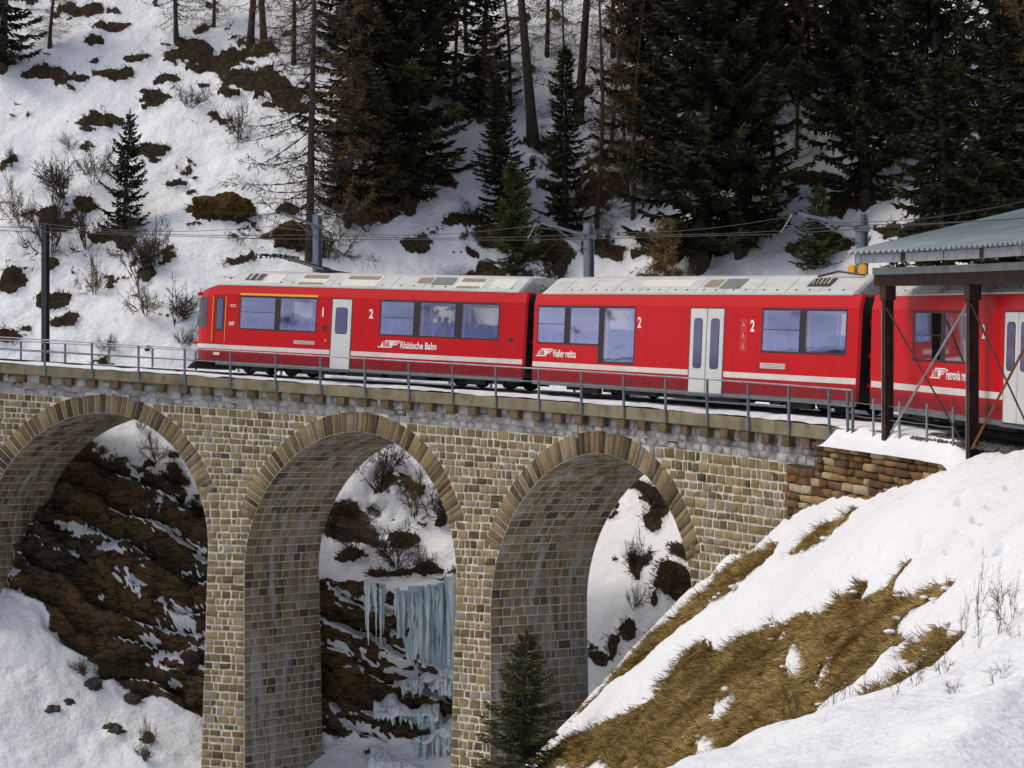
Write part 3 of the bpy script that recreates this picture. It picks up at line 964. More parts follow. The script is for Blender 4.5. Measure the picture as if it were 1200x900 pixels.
# tan coursed stones
D = 1.06
while D < 15.5:
    h = 0.20 + 0.11 * rng.random()
    for seg in range(4):
        pc = [9.1, 23.685, 34.855, 48.5][seg]
        zc = course_z(D + h / 2, pc)
        lo, hi = row_limits(seg, zc)
        if seg == 0: lo = max(lo, 11.5)
        if seg in (1, 2) and lo > hi - .15: continue
        # refine the limits with the grade at the ends
        for _ in range(8):
            if seg > 0: lo = .5 * lo + .5 * row_limits(seg, course_z(D + h / 2, lo))[0]
            if seg < 3: hi = .5 * hi + .5 * row_limits(seg, course_z(D + h / 2, hi))[1]
        if seg == 3 and D > 8: continue
        s = lo
        shade = 0.0
        while s < hi - 0.05:
            w = 0.19 + 0.36 * rng.random() ** 1.4
            if s + w > hi - 0.17: w = hi - s
            if w > 0.62: w = w / 2
            e = s + w
            # course ends follow the ring or the jamb
            zb0, zb1 = course_z(D + h, s), course_z(D + h, e)
            zt0, zt1 = course_z(D, s), course_z(D, e)
            t = rng.random()
            t = 0.12 * rng.random() if rng.random() < 0.07 else (0.86 + 0.14 * rng.random() if rng.random() < .10 else 0.15 + 0.62 * t)
            sl, sr = s, e
            wall_stone(sl, sr, zb0, zb1, zt0, zt1, t, 0)
            s = e
    D += h
cor = np.array(cor); nor = np.array(nor); tin = np.array(tin); kind_ = np.array(kind_)
V = stone_batch(cor, nor, np.where(kind_ == 1, 0.010, 0.020), np.where(kind_ == 1, .010, .032).reshape(-1, 1, 1), 0.011)
area = proj_area(cor)
pick = np.argsort(-area)[:300]
is_part = np.zeros(len(V), bool); is_part[pick] = True
for i in pick:
    stones_object('facing_stone', V[i:i + 1], tin[i:i + 1], M['grey_stone'] if kind_[i] else M['tan_stone'], via)
for k, mt in ((0, 'tan_stone'), (1, 'grey_stone')):
    m_ = (~is_part) & (kind_ == k)
    stones_object('small_facing_stones', V[m_], tin[m_], M[mt], via, 'stuff')

# --- voussoirs: one stone each
for c, zs in ARCH:
    th0, th1 = math.radians(22), math.radians(158)
    nv = 52
    ths = np.linspace(th0, th1, nv + 1)
    ths[1:-1] += rng.normal(0, 0.006, nv - 1)
    for ta, tb in zip(ths[:-1], ths[1:]):
        g = 0.0030
        q = []
        re_ = RE + rng.normal(0, .012)
        for (rr, th) in ((RI + .004, tb - g), (RI + .004, ta + g), (re_, ta + g), (re_, tb - g)):
            q.append(WP(c + rr * math.cos(th), zs + rr * math.sin(th)))
        a = (c + RI * math.cos((ta + tb) / 2)) / RW
        Vv = stone_batch(np.array([q]), np.array([(-math.sin(a), -math.cos(a), 0.0)]), 0.018, 0.015, 0.006)
        t_ = 0.15 * rng.random() if rng.random() < .16 else 0.2 + 0.65 * rng.random()
        stones_object('voussoir', Vv, np.array([t_]), M['ring_stone'], via)

# --- stones of the arch barrels and pier flanks
bc, bn, bt = [], [], []
for j, (c, zs) in enumerate(ARCH):
    prof = []                                  # (s, z) along the opening, right jamb foot -> crown -> left jamb foot
    for z in np.arange(-14.5, zs, 0.285): prof.append((edge_s(1, c, zs, z), z))
    nb = int(math.pi * RI / 0.285)
    for th in np.linspace(0, math.pi, nb): prof.append((c + RI * math.cos(th), zs + RI * math.sin(th)))
    for z in np.arange(zs - .285, -14.5, -0.285): prof.append((edge_s(-1, c, zs, z), z))
    for (sa, za), (sb, zb) in zip(prof[:-1], prof[1:]):
        aa_, ab_ = sa / RW, sb / RW
        r = float(face_r(sa, za)) + 0.02
        # inward normal of the opening
        tx = sb - sa; tz = zb - za
        am = (aa_ + ab_) / 2
        nn = Vector((math.cos(am) * -tz, -math.sin(am) * -tz, tx)).normalized()
        cenv = Vector((c - (sa + sb) / 2, 0, zs - (za + zb) / 2))
        mid_s, mid_z = (sa + sb) / 2, (za + zb) / 2
        want = Vector((math.cos(am) * (c - mid_s), -math.sin(am) * (c - mid_s), (zs - mid_z) if mid_z > zs else 0))
        if nn.dot(want) < 0: nn = -nn
        g = 0.014 / max(0.05, math.hypot(tx, tz))
        while r < R_FAR - .05:
            w = 0.32 + 0.30 * rng.random()
            if r + w > R_FAR - .25: w = R_FAR - r
            q = []
            for (rr, u) in ((r + .013, g), (r + w - .013, g), (r + w - .013, 1 - g), (r + .013, 1 - g)):
                s_, z_ = sa + tx * u, za + tz * u
                x, y = polar(rr, s_ / RW)
                q.append((x, y, z_))
            bc.append(q); bn.append(tuple(nn)); bt.append(0.12 * rng.random() if rng.random() < .08 else 0.2 + 0.8 * rng.random())
            r += w
bc = np.array(bc); bn = np.array(bn); bt = np.array(bt)
# consistent winding towards the outward normal
fn = np.cross(bc[:, 1] - bc[:, 0], bc[:, 3] - bc[:, 0])
fl = (fn * bn).sum(1) < 0
bc[fl] = bc[fl][:, ::-1]
VB = stone_batch(bc, bn, 0.012, 0.02, 0.005)
ab = proj_area(bc)
vis = ((bn * -bc.mean(1)).sum(1) > 0)
ab = np.where(vis, ab, 0)
bp = np.argsort(-ab)[:300]
isb = np.zeros(len(VB), bool); isb[bp] = True
for i in bp: stones_object('barrel_stone', VB[i:i + 1], bt[i:i + 1], M['barrel_stone'], via)
stones_object('small_barrel_stones', VB[~isb], bt[~isb], M['barrel_stone'], via, 'stuff')


# --- coping and consoles
def arc_sweep(mb, section, a_list, mi=0, closed=True, zfun=None):
    """section: (r, dz) polygon carried along the curve"""
    n = len(section)
    vs = []
    for a in a_list:
        for (r, dz) in section:
            x, y = polar(r, a)
            vs.append((x, y, (zfun(a) if zfun else deck(a)) + dz))
    fs = []
    for i in range(len(a_list) - 1):
        for k in range(n if closed else n - 1):
            k2 = (k + 1) % n
            fs.append((i * n + k, i * n + k2, (i + 1) * n + k2, (i + 1) * n + k))
    if closed:
        fs.append(tuple(range(n))[::-1]); fs.append(tuple((len(a_list) - 1) * n + k for k in range(n)))
    mb.add(vs, fs, mi)


cp = MB()
al = np.linspace(5 / RW, 1.245, 240)
arc_sweep(cp, [(43.02, -.35), (43.0, -.33), (43.0, -.02), (43.02, 0), (43.55, 0), (43.55, -.36)], al)
cp.build('coping', M['coping'], via)
cp = MB()
arc_sweep(cp, [(47.55, -.36), (47.0, -.36), (47.0, 0), (47.55, 0)], al)
cp.build('coping', M['coping'], via)
for k in range(46):
    a = (7.9 + 1.0 * k) / RW
    if a > 1.225: break
    x, y = polar(RW, a)
    Mx = Matrix.Translation((x, y, deck(a))) @ Matrix.Rotation(-a, 4, 'Z') @ Matrix.Rotation(math.atan(GRADE), 4, 'Y')
    cb = MB().bevel_box(-.19, .19, -.22 + rng.normal(0, .008), .1, -.63, -.355, 0.02, M=Mx)
    cb.build('console', M['console'], via)
# ------------------------------------------------------------------ track bed, rails
_m = NT('ballast')
_v = _m.obj_co()
_vo = _m.n('ShaderNodeTexVoronoi'); _vo.inputs['Scale'].default_value = 14
_m.l(_v, _vo.inputs['Vector'])
_c = _m.ramp(_vo.outputs['Color'], [(0.1, (0.035, 0.032, 0.03)), (0.5, (0.11, 0.105, 0.10)), (0.9, (0.22, 0.21, 0.195))])
_m.set(Base_Color=_c, Roughness=0.9)
_m.bump(_vo.outputs['Distance'], 1.0, 0.06)
M['ballast'] = _m.mat
M['rail_steel'] = plain('rail_steel', (0.055, 0.04, 0.032), 0.55, 0.6, var=0.3, scale=3)
M['galv'] = plain('galvanised_steel', (0.30, 0.315, 0.335), 0.5, 0.55, var=0.25, scale=4)
M['galv_dark'] = plain('weathered_steel_paint', (0.14, 0.165, 0.19), 0.5, 0.35, var=0.25, scale=4)
M['mast'] = plain('mast_steel', (0.17, 0.21, 0.25), 0.5, 0.45, var=0.18, scale=2)
M['black'] = plain('blackened_metal', (0.012, 0.012, 0.013), 0.5, 0.3, var=0.3)
M['dark'] = plain('dark_underframe', (0.022, 0.021, 0.021), 0.7, 0.2, var=0.5, scale=3)

# snow-covered bed on the viaduct, turning to ballast by the shelter
aL = np.linspace(-1.2, 1.80, 900)
sec_r = np.concatenate([np.linspace(43.05, 44.3, 16), np.linspace(44.4, 45.6, 12), np.linspace(45.7, 47.25, 14), np.linspace(47.4, 48.6, 6)])
AA, RR = np.meshgrid(aL, sec_r, indexing='ij')
dzb = np.full(AA.shape, 0.03)
dzb += 0.10 * sstep(43.1, 43.6, RR) * sstep(47.3, 46.7, RR) + 0.045 * fbm(AA * 60, RR * 1.6, 0, 91, 4)
dzb -= 0.05 * sstep(.62, .5, np.abs(RR - 45))                    # trodden down between the rails
dzb += 0.10 * np.exp(-((RR - 46.6) / .4) ** 2)                   # ploughed ridge
dzb -= 0.55 * sstep(47.25, 48.2, RR)
gravel = sstep(1.295, 1.315, AA + 0.012 * fbm(AA * 40, RR * 1.2, 0, 93, 3)) * sstep(42.9, 43.2, RR)
dzb = dzb - 0.12 * gravel
TX, TY = polar(RR, AA)
bed = grid_mesh('track_bed', TX, TY, deck(AA) + dzb, {'bare': gravel * 1.3 + 0.10, 'rock': gravel * 0}, None)
bed.data.materials.clear()
_m = NT('track_bed_ground')
_v = _m.obj_co()
_f = _m.maprange(_m.math('ADD', _m.attr('bare'), _m.math('MULTIPLY', _m.math('SUBTRACT', _m.noise(_v, 3.0, 5), 0.5), 0.7)), 0.45, 0.55)
_vo = _m.n('ShaderNodeTexVoronoi'); _vo.inputs['Scale'].default_value = 15
_m.l(_v, _vo.inputs['Vector'])
_g = _m.ramp(_vo.outputs['Color'], [(0.1, (0.03, 0.028, 0.026)), (0.5, (0.10, 0.095, 0.09)), (0.9, (0.21, 0.20, 0.185))])
_s = _m.ramp(_m.noise(_v, 2.2, 5), [(0.3, (0.70, 0.72, 0.75)), (0.7, (0.82, 0.835, 0.86))])
_m.set(Base_Color=_m.mix(_f, _s, _g), Roughness=0.75, Specular_IOR_Level=0.25)
_h = _m.n('ShaderNodeMix', data_type='FLOAT')
_m.l(_f, _h.inputs[0]); _m.l(_m.noise(_v, 8, 4), _h.inputs[2]); _m.l(_vo.outputs['Distance'], _h.inputs[3])
_m.bump(_h.outputs[0], 0.6, 0.06)
bed.data.materials.append(_m.mat)
bed['kind'] = 'structure'
# loose stones of the ballast by the shelter
bv, bq = [], []
_oct = np.array([(1, 0, 0), (-1, 0, 0), (0, 1, 0), (0, -1, 0), (0, 0, 1), (0, 0, -1)], float)
_of = np.array([(0, 2, 4), (2, 1, 4), (1, 3, 4), (3, 0, 4), (2, 0, 5), (1, 2, 5), (3, 1, 5), (0, 3, 5)])
nb = 9000
ra, rr_ = rng.uniform(1.30, 1.50, nb), rng.uniform(43.0, 44.25, nb)
px, py = polar(rr_, ra)
pz = deck(ra) + 0.0 + rng.normal(0, .012, nb) - 0.02
sc_ = rng.uniform(.022, .05, (nb, 1, 1)) * rng.uniform(.6, 1.3, (nb, 6, 3))
Vv = _oct[None] * sc_ + np.stack([px, py, pz], -1)[:, None, :]
me = mesh_np('ballast_stones', Vv.reshape(-1, 3), None, (_of[None] + (np.arange(nb) * 6)[:, None, None]).reshape(-1, 3))
o = link_mesh('ballast_stones', me, M['ballast'])
tag(o, 'loose grey ballast stones beside the track under the shelter', 'ballast', kind='stuff')

trk = empty('railway_track', (*polar(45, .7), float(deck(.7))), 'pair of dark steel rails curving across the snowy viaduct', 'track')
for r0 in (44.47, 45.53):
    mb = MB()
    arc_sweep(mb, [(r0 - .06, -.0), (r0 - .05, .03), (r0 - .012, .05), (r0 - .012, .15), (r0 - .036, .165), (r0 - .036, .20), (r0 + .036, .20), (r0 + .036, .165), (r0 + .012, .15), (r0 + .012, .05), (r0 + .05, .03), (r0 + .06, 0)], np.linspace(-.6, 1.7, 260))
    mb.build('rail', M['rail_steel'], trk)


# ------------------------------------------------------------------ railings
def railing(label, r0, a_list, dz_post0, dz_mid, mat, r_rail=0.022):
    t = empty('railing', (*polar(r0, a_list[0]), float(deck(a_list[0])) - .4), label, 'railing', 'railings of the viaduct')
    for i, a in enumerate(a_list):
        x, y = polar(r0, a)
        Mx = Matrix.Translation((x, y, deck(a))) @ Matrix.Rotation(-a, 4, 'Z')
        mb = MB().bevel_box(-.035, .035, -.028, .028, dz_post0, .97, 0.006, M=Mx)
        if dz_post0 < 0:
            mb.bevel_box(-.06, .06, -.01, .05, -.28, -.10, 0.006, M=Mx)
            mb.box(-.06, .06, .0, .12, -.06, -.03, M=Mx)
        mb.build('post', mat, t)
    aa = np.linspace(a_list[0], a_list[-1], 3 * len(a_list))
    for dz, rr in ((.95, r_rail), (dz_mid, r_rail * .85)):
        mb = MB()
        arc_sweep(mb, [(r0 + rr * math.cos(q) - .03, dz + rr * math.sin(q)) for q in np.linspace(0, 2 * math.pi, 9)[:-1]], aa)
        mb.build('rail', M['galv'] if dz > .9 else mat, t, smooth=True)
    return t


near_posts = [A0 + 2.0 * i / 43.0 for i in range(-3, 19)]
nr = railing('grey steel railing bolted along the near edge of the viaduct', 42.97, near_posts + [1.228, 1.234], -.33, .55, M['galv_dark'])
railing('grey steel railing on the far edge of the viaduct, left of the train', 47.1, [0.291 + 0.0405 * i for i in range(-3, 22)], .0, .58, M['galv_dark'])
# wire fence behind the low wall
fe = empty('wire_fence', (*polar(43.0, 1.257), float(deck(1.257))), 'thin grey wire fence standing in the snow above the rubble wall', 'fence')
fa = [1.257, 1.288, 1.321, 1.353]
for a in fa:
    x, y = polar(43.0, a)
    Mx = Matrix.Translation((x, y, deck(a))) @ Matrix.Rotation(-a, 4, 'Z')
    MB().bevel_box(-.03, .03, -.02, .02, -.35, .79, 0.005, M=Mx).build('post', M['galv'], fe)
for dz in (.34, .66):
    mb = MB()
    mb.tube([(*polar(43.0, a), float(deck(a)) + dz - (.02 if i % 2 else 0)) for i, a in enumerate(np.linspace(1.234, 1.353, 9))], .006, 4)
    mb.build('wire', M['galv'], fe)
# ------------------------------------------------------------------ train materials
_m = NT('red_paint')
_v = _m.obj_co()
_c = _m.ramp(_m.noise(_v, 0.7, 5, 0.6), [(0.3, (0.50, 0.0035, 0.007)), (0.7, (0.56, 0.0045, 0.008))])
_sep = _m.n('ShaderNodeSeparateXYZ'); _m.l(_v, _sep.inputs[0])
_grime_shade = _m.math('MULTIPLY', _m.maprange(_sep.outputs['Z'], 1.10, 0.80), _m.math('ADD', 0.42, _m.math('MULTIPLY', _m.noise(_m.obj_co((1, 1, .4)), 3.0, 5), 0.7)))  # shade of the lower body painted into the red, broken up with grime
_c = _m.mix(_grime_shade, _c, (0.13, 0.012, 0.016))
_c = _m.mix(_m.math('MULTIPLY', _m.maprange(_m.noise(_m.obj_co((2.2, 1, .12)), 3.0, 4), 0.55, 0.75), 0.25), _c, (0.20, 0.03, 0.03))
_m.set(Base_Color=_c, Roughness=0.42, Specular_IOR_Level=0.22, Coat_Weight=0.06, Coat_Roughness=0.1)
_m.bump(_m.noise(_m.obj_co((1, 1, 1)), 0.9, 2), 0.04, 0.05)
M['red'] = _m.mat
M['red_dark'] = plain('red_dark', (0.10, 0.004, 0.006), 0.5)
_m = NT('roof_grey')
_v = _m.obj_co()
_c = _m.ramp(_m.noise(_m.obj_co((.5, 3, 3)), 2.0, 6, 0.65), [(0.3, (0.40, 0.40, 0.385)), (0.7, (0.56, 0.56, 0.545))])
_m.set(Base_Color=_c, Roughness=0.55)
M['roof'] = _m.mat
M['cream'] = plain('cream_panel', (0.62, 0.60, 0.53), 0.5, var=0.08)
M['brown_grille'] = plain('dusty_grille', (0.24, 0.205, 0.14), 0.8, var=0.3, scale=10)
M['grey_panel'] = plain('dark_grey_panel', (0.13, 0.14, 0.145), 0.6, var=0.2)
M['door'] = plain('door_white', (0.60, 0.605, 0.585), 0.42, var=0.05, scale=2)
M['white'] = plain('white_lettering', (0.80, 0.78, 0.75), 0.5, var=0.04)
M['stripe'] = plain('white_stripe', (0.66, 0.62, 0.58), 0.5, var=0.10, scale=2)
M['faint'] = plain('faded_pink_print', (0.60, 0.20, 0.19), 0.5, var=0.1)
M['yellow'] = plain('yellow_stripe', (0.80, 0.42, 0.015), 0.5, var=0.05)
M['seat'] = plain('blue_seat', (0.06, 0.11, 0.56), 0.8, var=0.2)
M['seat_light'] = plain('headrest_cloth', (0.55, 0.53, 0.45), 0.8, var=0.1)
M['inner'] = plain('car_lining', (0.82, 0.80, 0.74), 0.7, var=0.06)
M['cable_yellow'] = plain('yellow_cable', (0.5, 0.42, 0.05), 0.6)
M['orange'] = plain('orange_lamp', (0.8, 0.16, 0.02), 0.4)


def glass_material(name, tint, refl, fac):
    m = NT(name)
    tr = m.n('ShaderNodeBsdfTransparent'); tr.inputs['Color'].default_value = (*tint, 1)
    gl = m.n('ShaderNodeBsdfGlossy'); gl.inputs['Color'].default_value = (*refl, 1); gl.inputs['Roughness'].default_value = 0.03
    lw = m.n('ShaderNodeLayerWeight'); lw.inputs['Blend'].default_value = 0.35
    mx = m.n('ShaderNodeMixShader')
    f = m.math('ADD', m.math('MULTIPLY', lw.outputs['Fresnel'], 0.35), fac, clamp=True)
    m.l(f, mx.inputs[0]); m.l(tr.outputs[0], mx.inputs[1]); m.l(gl.outputs[0], mx.inputs[2])
    # faint waviness of the panes
    b = m.n('ShaderNodeBump'); b.inputs['Strength'].default_value = 0.03; b.inputs['Distance'].default_value = 0.05
    m.l(m.noise(m.obj_co(), 0.9, 2), b.inputs['Height']); m.l(b.outputs['Normal'], gl.inputs['Normal'])
    m.l(mx.outputs[0], m.out.inputs['Surface'])
    return m.mat


M['glass'] = glass_material('blue_tinted_glass', (0.96, 0.965, 1.0), (0.58, 0.64, 1.0), 0.15)
M['glass_far'] = glass_material('clear_glass', (0.99, 0.97, 0.80), (0.8, 0.8, 0.8), 0.05)
M['glass_plain'] = glass_material('plain_glass', (0.62, 0.63, 0.64), (0.85, 0.88, 0.92), 0.16)
M['glass_dark'] = glass_material('dark_glass', (0.10, 0.11, 0.12), (0.55, 0.62, 0.70), 0.38)
M['rubber'] = plain('black_rubber', (0.014, 0.014, 0.016), 0.55, var=0.2)

NODES = [Vector(p) for p in ((-11.497, 78.696, 3.286), (1.542, 68.586, 2.135), (10.107, 54.483, 0.984), (13.066, 38.250, -0.167))]


def car_matrix(A, B):
    ex = (B - A).normalized()
    ey = Vector((0, 0, 1)).cross(ex).normalized()
    ez = ex.cross(ey)
    Mx = Matrix((ex, ey, ez)).transposed().to_4x4()
    Mx.translation = A
    return Mx


HW = 1.33


def text_mesh(body, size, L, z, parent, name='lettering', mat=None, sx=0.78, bold=0.004, y=-HW - 0.006, side=1):
    me = LETTERS[body].copy()
    me.transform(Matrix(((sx, 0, 0, L), (0, 0, -1, y), (0, 1, 0, z), (0, 0, 0, 1))))
    me.materials.clear(); me.materials.append(mat or M['white'])
    me.name = name
    o = bpy.data.objects.new(name, me); COL.objects.link(o); o.parent = parent
    return o


def logo(L, z, parent):
    """the railway's winged sign: slanted white bars with the initials between"""
    y0, y1 = -HW - 0.007, -HW - 0.004
    mb = MB()
    sl = lambda z_: 0.55 * z_
    for (xa, xb, za, zb) in ((0.0, 0.60, 0.0, 0.032), (0.20, 0.84, 0.205, 0.24), (0.55, 0.84, 0.15, 0.18), (0.58, 0.80, 0.095, 0.125), (0.10, 0.62, 0.045, 0.195)):
        mb.prism([(L + xa + sl(za), z + za), (L + xb + sl(za), z + za), (L + xb + sl(zb), z + zb), (L + xa + sl(zb), z + zb)], y0, y1)
    mb.build('logo', M['white'], parent, local=True)
    t = text_mesh('RhB', 0.19, L + 0.215, z + 0.055, parent, 'logo_initials', M['red'], sx=0.92, y=-HW - .010)
    return t


def side_wall(mb, x0, x1, ops, z0, z1, y, mi_fun, step=2.0):
    xs = sorted(set([x0, x1] + [v for o in ops for v in o[:2]]))
    zs = sorted(set([z0, z1] + [v for o in ops for v in o[2:]]))
    for xa, xb in zip(xs[:-1], xs[1:]):
        for za, zb in zip(zs[:-1], zs[1:]):
            xm, zm = (xa + xb) / 2, (za + zb) / 2
            if any(o[0] < xm < o[1] and o[2] < zm < o[3] for o in ops): continue
            mb.add([(xa, y, za), (xb, y, za), (xb, y, zb), (xa, y, zb)], [(0, 1, 2, 3)], mi_fun)
    for o in ops:                                   # reveals
        yi = y + (0.07 if y < 0 else -0.07)
        mb.add([(o[0], y, o[2]), (o[1], y, o[2]), (o[1], y, o[3]), (o[0], y, o[3]), (o[0], yi, o[2]), (o[1], yi, o[2]), (o[1], yi, o[3]), (o[0], yi, o[3])],
               [(0, 1, 5, 4), (1, 2, 6, 5), (2, 3, 7, 6), (3, 0, 4, 7)], mi_fun)


def roof_pt(L, v, out=0.0):
    """point on the sloping side of the roof, v = 0 at the gutter, 1 at the shoulder"""
    y0, z0, y1, z1 = -1.25, 3.30, -0.74, 3.71
    n = Vector((0, -(z1 - z0), (y0 - y1) * -1)).normalized()
    return Vector((L, y0 + (y1 - y0) * v, z0 + (z1 - z0) * v)) + n * out


def roof_panel(name, L0, L1, v0, v1, mat, parent, th=0.012):
    mb = MB()
    ps = [roof_pt(L0, v0), roof_pt(L1, v0), roof_pt(L1, v1), roof_pt(L0, v1)]
    qs = [roof_pt(L0, v0, th), roof_pt(L1, v0, th), roof_pt(L1, v1, th), roof_pt(L0, v1, th)]
    mb.add(ps + qs, [(4, 5, 6, 7), (0, 1, 5, 4), (1, 2, 6, 5), (2, 3, 7, 6), (3, 0, 4, 7)])
    return mb.build(name, mat, parent, local=True)


def rounded_slot(x0, x1, z0, z1, r, n=5):
    pts = []
    for cx, cz, a in ((x1 - r, z1 - r, 0), (x0 + r, z1 - r, 90), (x0 + r, z0 + r, 180), (x1 - r, z0 + r, 270)):
        for k in range(n):
            t = math.radians(a + 90 * k / (n - 1))
            pts.append((cx + r * math.cos(t), cz + r * math.sin(t)))
    return pts[::-1]


def make_window(car, panes, zt=2.84, zb=1.78, sash=(), deep=None, glass='glass'):
    """a black band with flush panes; panes = [(L0, L1)], deep = index of a pane that reaches lower"""
    x0, x1 = panes[0][0] - .06, panes[-1][1] + .06
    mb = MB()
    ya, yb = -HW - 0.004, -HW + 0.05
    mb.bevel_box(x0, x1, ya, yb, zt, zt + .07, .008)
    pz = [1.28 if deep == i else zb for i in range(len(panes))]
    edges = [x0] + [v for p in panes for v in p] + [x1]
    for i in range(0, len(edges), 2):
        lo = min(pz[min(i // 2, len(pz) - 1)], pz[max(i // 2 - 1, 0)])
        mb.bevel_box(edges[i], edges[i + 1], ya, yb, lo - .06, zt + .001, .008)
    for i, (p0, p1) in enumerate(panes):
        mb.bevel_box(p0 - .01, p1 + .01, ya + .001, yb, pz[i] - .06, pz[i], .008)
    w = mb.build('window', M['rubber'], car, local=True)
    for i, (p0, p1) in enumerate(panes):
        g = MB().prism(rounded_slot(p0 - .005, p1 + .005, pz[i] - .005, zt + .005, .06), -HW + .004, -HW + .012)
        g.build('pane', M[glass], w, local=True)
        if i in sash:
            MB().bevel_box(p0, p1, ya, -HW + .02, 2.325, 2.348, .004).build('sash_bar', M['rubber'], w, local=True)
    fw = MB()
    for i, (p0, p1) in enumerate(panes):
        fw.prism(rounded_slot(p0, p1, zb, zt, .06), HW - .012, HW - .004)
    fw.build('far_pane', M['glass_far'], w, local=True)
    return [(p0, p1, pz[i], zt) for i, (p0, p1) in enumerate(panes)]


def make_door(car, L0, L1, leaves, wz=(1.74, 2.58), slot_w=None, z0=.55):
    d = MB()
    wl = (L1 - L0) / leaves
    d.bevel_box(L0 - .03, L1 + .03, -HW - .003, -HW + .05, z0 - .02, 2.90, .005)
    door = d.build('door', M['rubber'], car, local=True)
    for k in range(leaves):
        a, b = L0 + k * wl + .012, L0 + (k + 1) * wl - .012
        MB().bevel_box(a, b, -HW - .014, -HW + .03, z0, 2.865, .012).build('leaf', M['door'], door, local=True)
        sw = slot_w or (b - a) * .55
        c = (a + b) / 2
        MB().prism(rounded_slot(c - sw / 2 - .02, c + sw / 2 + .02, wz[0] - .02, wz[1] + .02, min(.1, sw / 2)), -HW - .019, -HW - .013).build('seal', M['rubber'], door, local=True)
        MB().prism(rounded_slot(c - sw / 2, c + sw / 2, wz[0], wz[1], min(.09, sw / 2 - .01)), -HW - .024, -HW - .018).build('pane', M['glass_pane_dark'], door, local=True)
    MB().box(L0 - .01, L1 + .01, -HW - .06, -HW - .005, z0 - .09, z0 - .05).build('step', M['galv_dark'], door, local=True)
    return door


_gm = NT('door_glass')
_gm.set(Base_Color=(0.12, 0.13, 0.24), Roughness=0.08, Specular_IOR_Level=0.8, Metallic=0.35)
M['glass_pane_dark'] = _gm.mat


def bogie(car, L):
    mb = MB()
    for y in (-1.0, 1.0):
        mb.bevel_box(L - 1.55, L + 1.55, y - .08, y + .08, .46, .60, .02)
        for dx in (-1.0, 1.0):
            mb.bevel_box(L + dx - .18, L + dx + .18, y - .12, y + .12, .36, .60, .02)
            mb.tube([(L + dx + .32, y, .36), (L + dx + .32, y, .62)], .07, 8)
            mb.tube([(L + dx - .32, y, .36), (L + dx - .32, y, .62)], .07, 8)
        mb.bevel_box(L - .4, L + .4, y - .1, y + .1, .30, .52, .03)
    mb.box(L - 1.3, L + 1.3, -.9, .9, .48, .58)
    b = mb.build('bogie', M['dark'], car, local=True)
    for dx in (-1.0, 1.0):
        for y in (-.53, .53):
            w = MB()
            w.tube([(L + dx, y - .07, .57), (L + dx, y - .045, .57), (L + dx, y + .045, .57), (L + dx, y + .07, .57)], [.30, .37, .37, .30], 20)
            w.tube([(L + dx, y - .12, .57), (L + dx, y + .12, .57)], .12, 10)
            w.build('wheel', M['dark'], b, local=True)
    return b


def seat_row(car, L, facing, y_side, name='seat'):
    """double seat: cushion, tall back, two headrests"""
    f = 1 if facing > 0 else -1
    mb = MB()
    for yy in ((-1.12, -.66), (-.64, -.18)) if y_side < 0 else ((.18, .64), (.66, 1.12)):
        y0, y1 = yy
        mb.bevel_box(min(L, L + f * .46), max(L, L + f * .46), y0, y1, 1.32, 1.46, .04)
        mb.prism([(L - f * .02, 1.36), (L - f * .10, 1.92), (L - f * .13, 2.20), (L - f * .04, 2.22), (L + f * .02, 1.9), (L + f * .09, 1.40)], y0, y1)
    s = mb.build(name, M['seat'], car, local=True)
    hb = MB()
    for yy in ((-1.04, -.74), (-.56, -.26)) if y_side < 0 else ((.26, .56), (.74, 1.04)):
        hb.bevel_box(min(L - f * .13, L - f * .02), max(L - f * .13, L - f * .02) + .012, yy[0], yy[1], 2.10, 2.25, .03)
    hb.build('headrest', M['seat_light'], s, local=True)
    return s


def make_car(k, label, L0, L1, nose=False):
    A, B = NODES[k], NODES[k + 1]
    car = empty('railcar', None, label, 'train car', 'cars of the red train', mat=car_matrix(A, B))
    return car


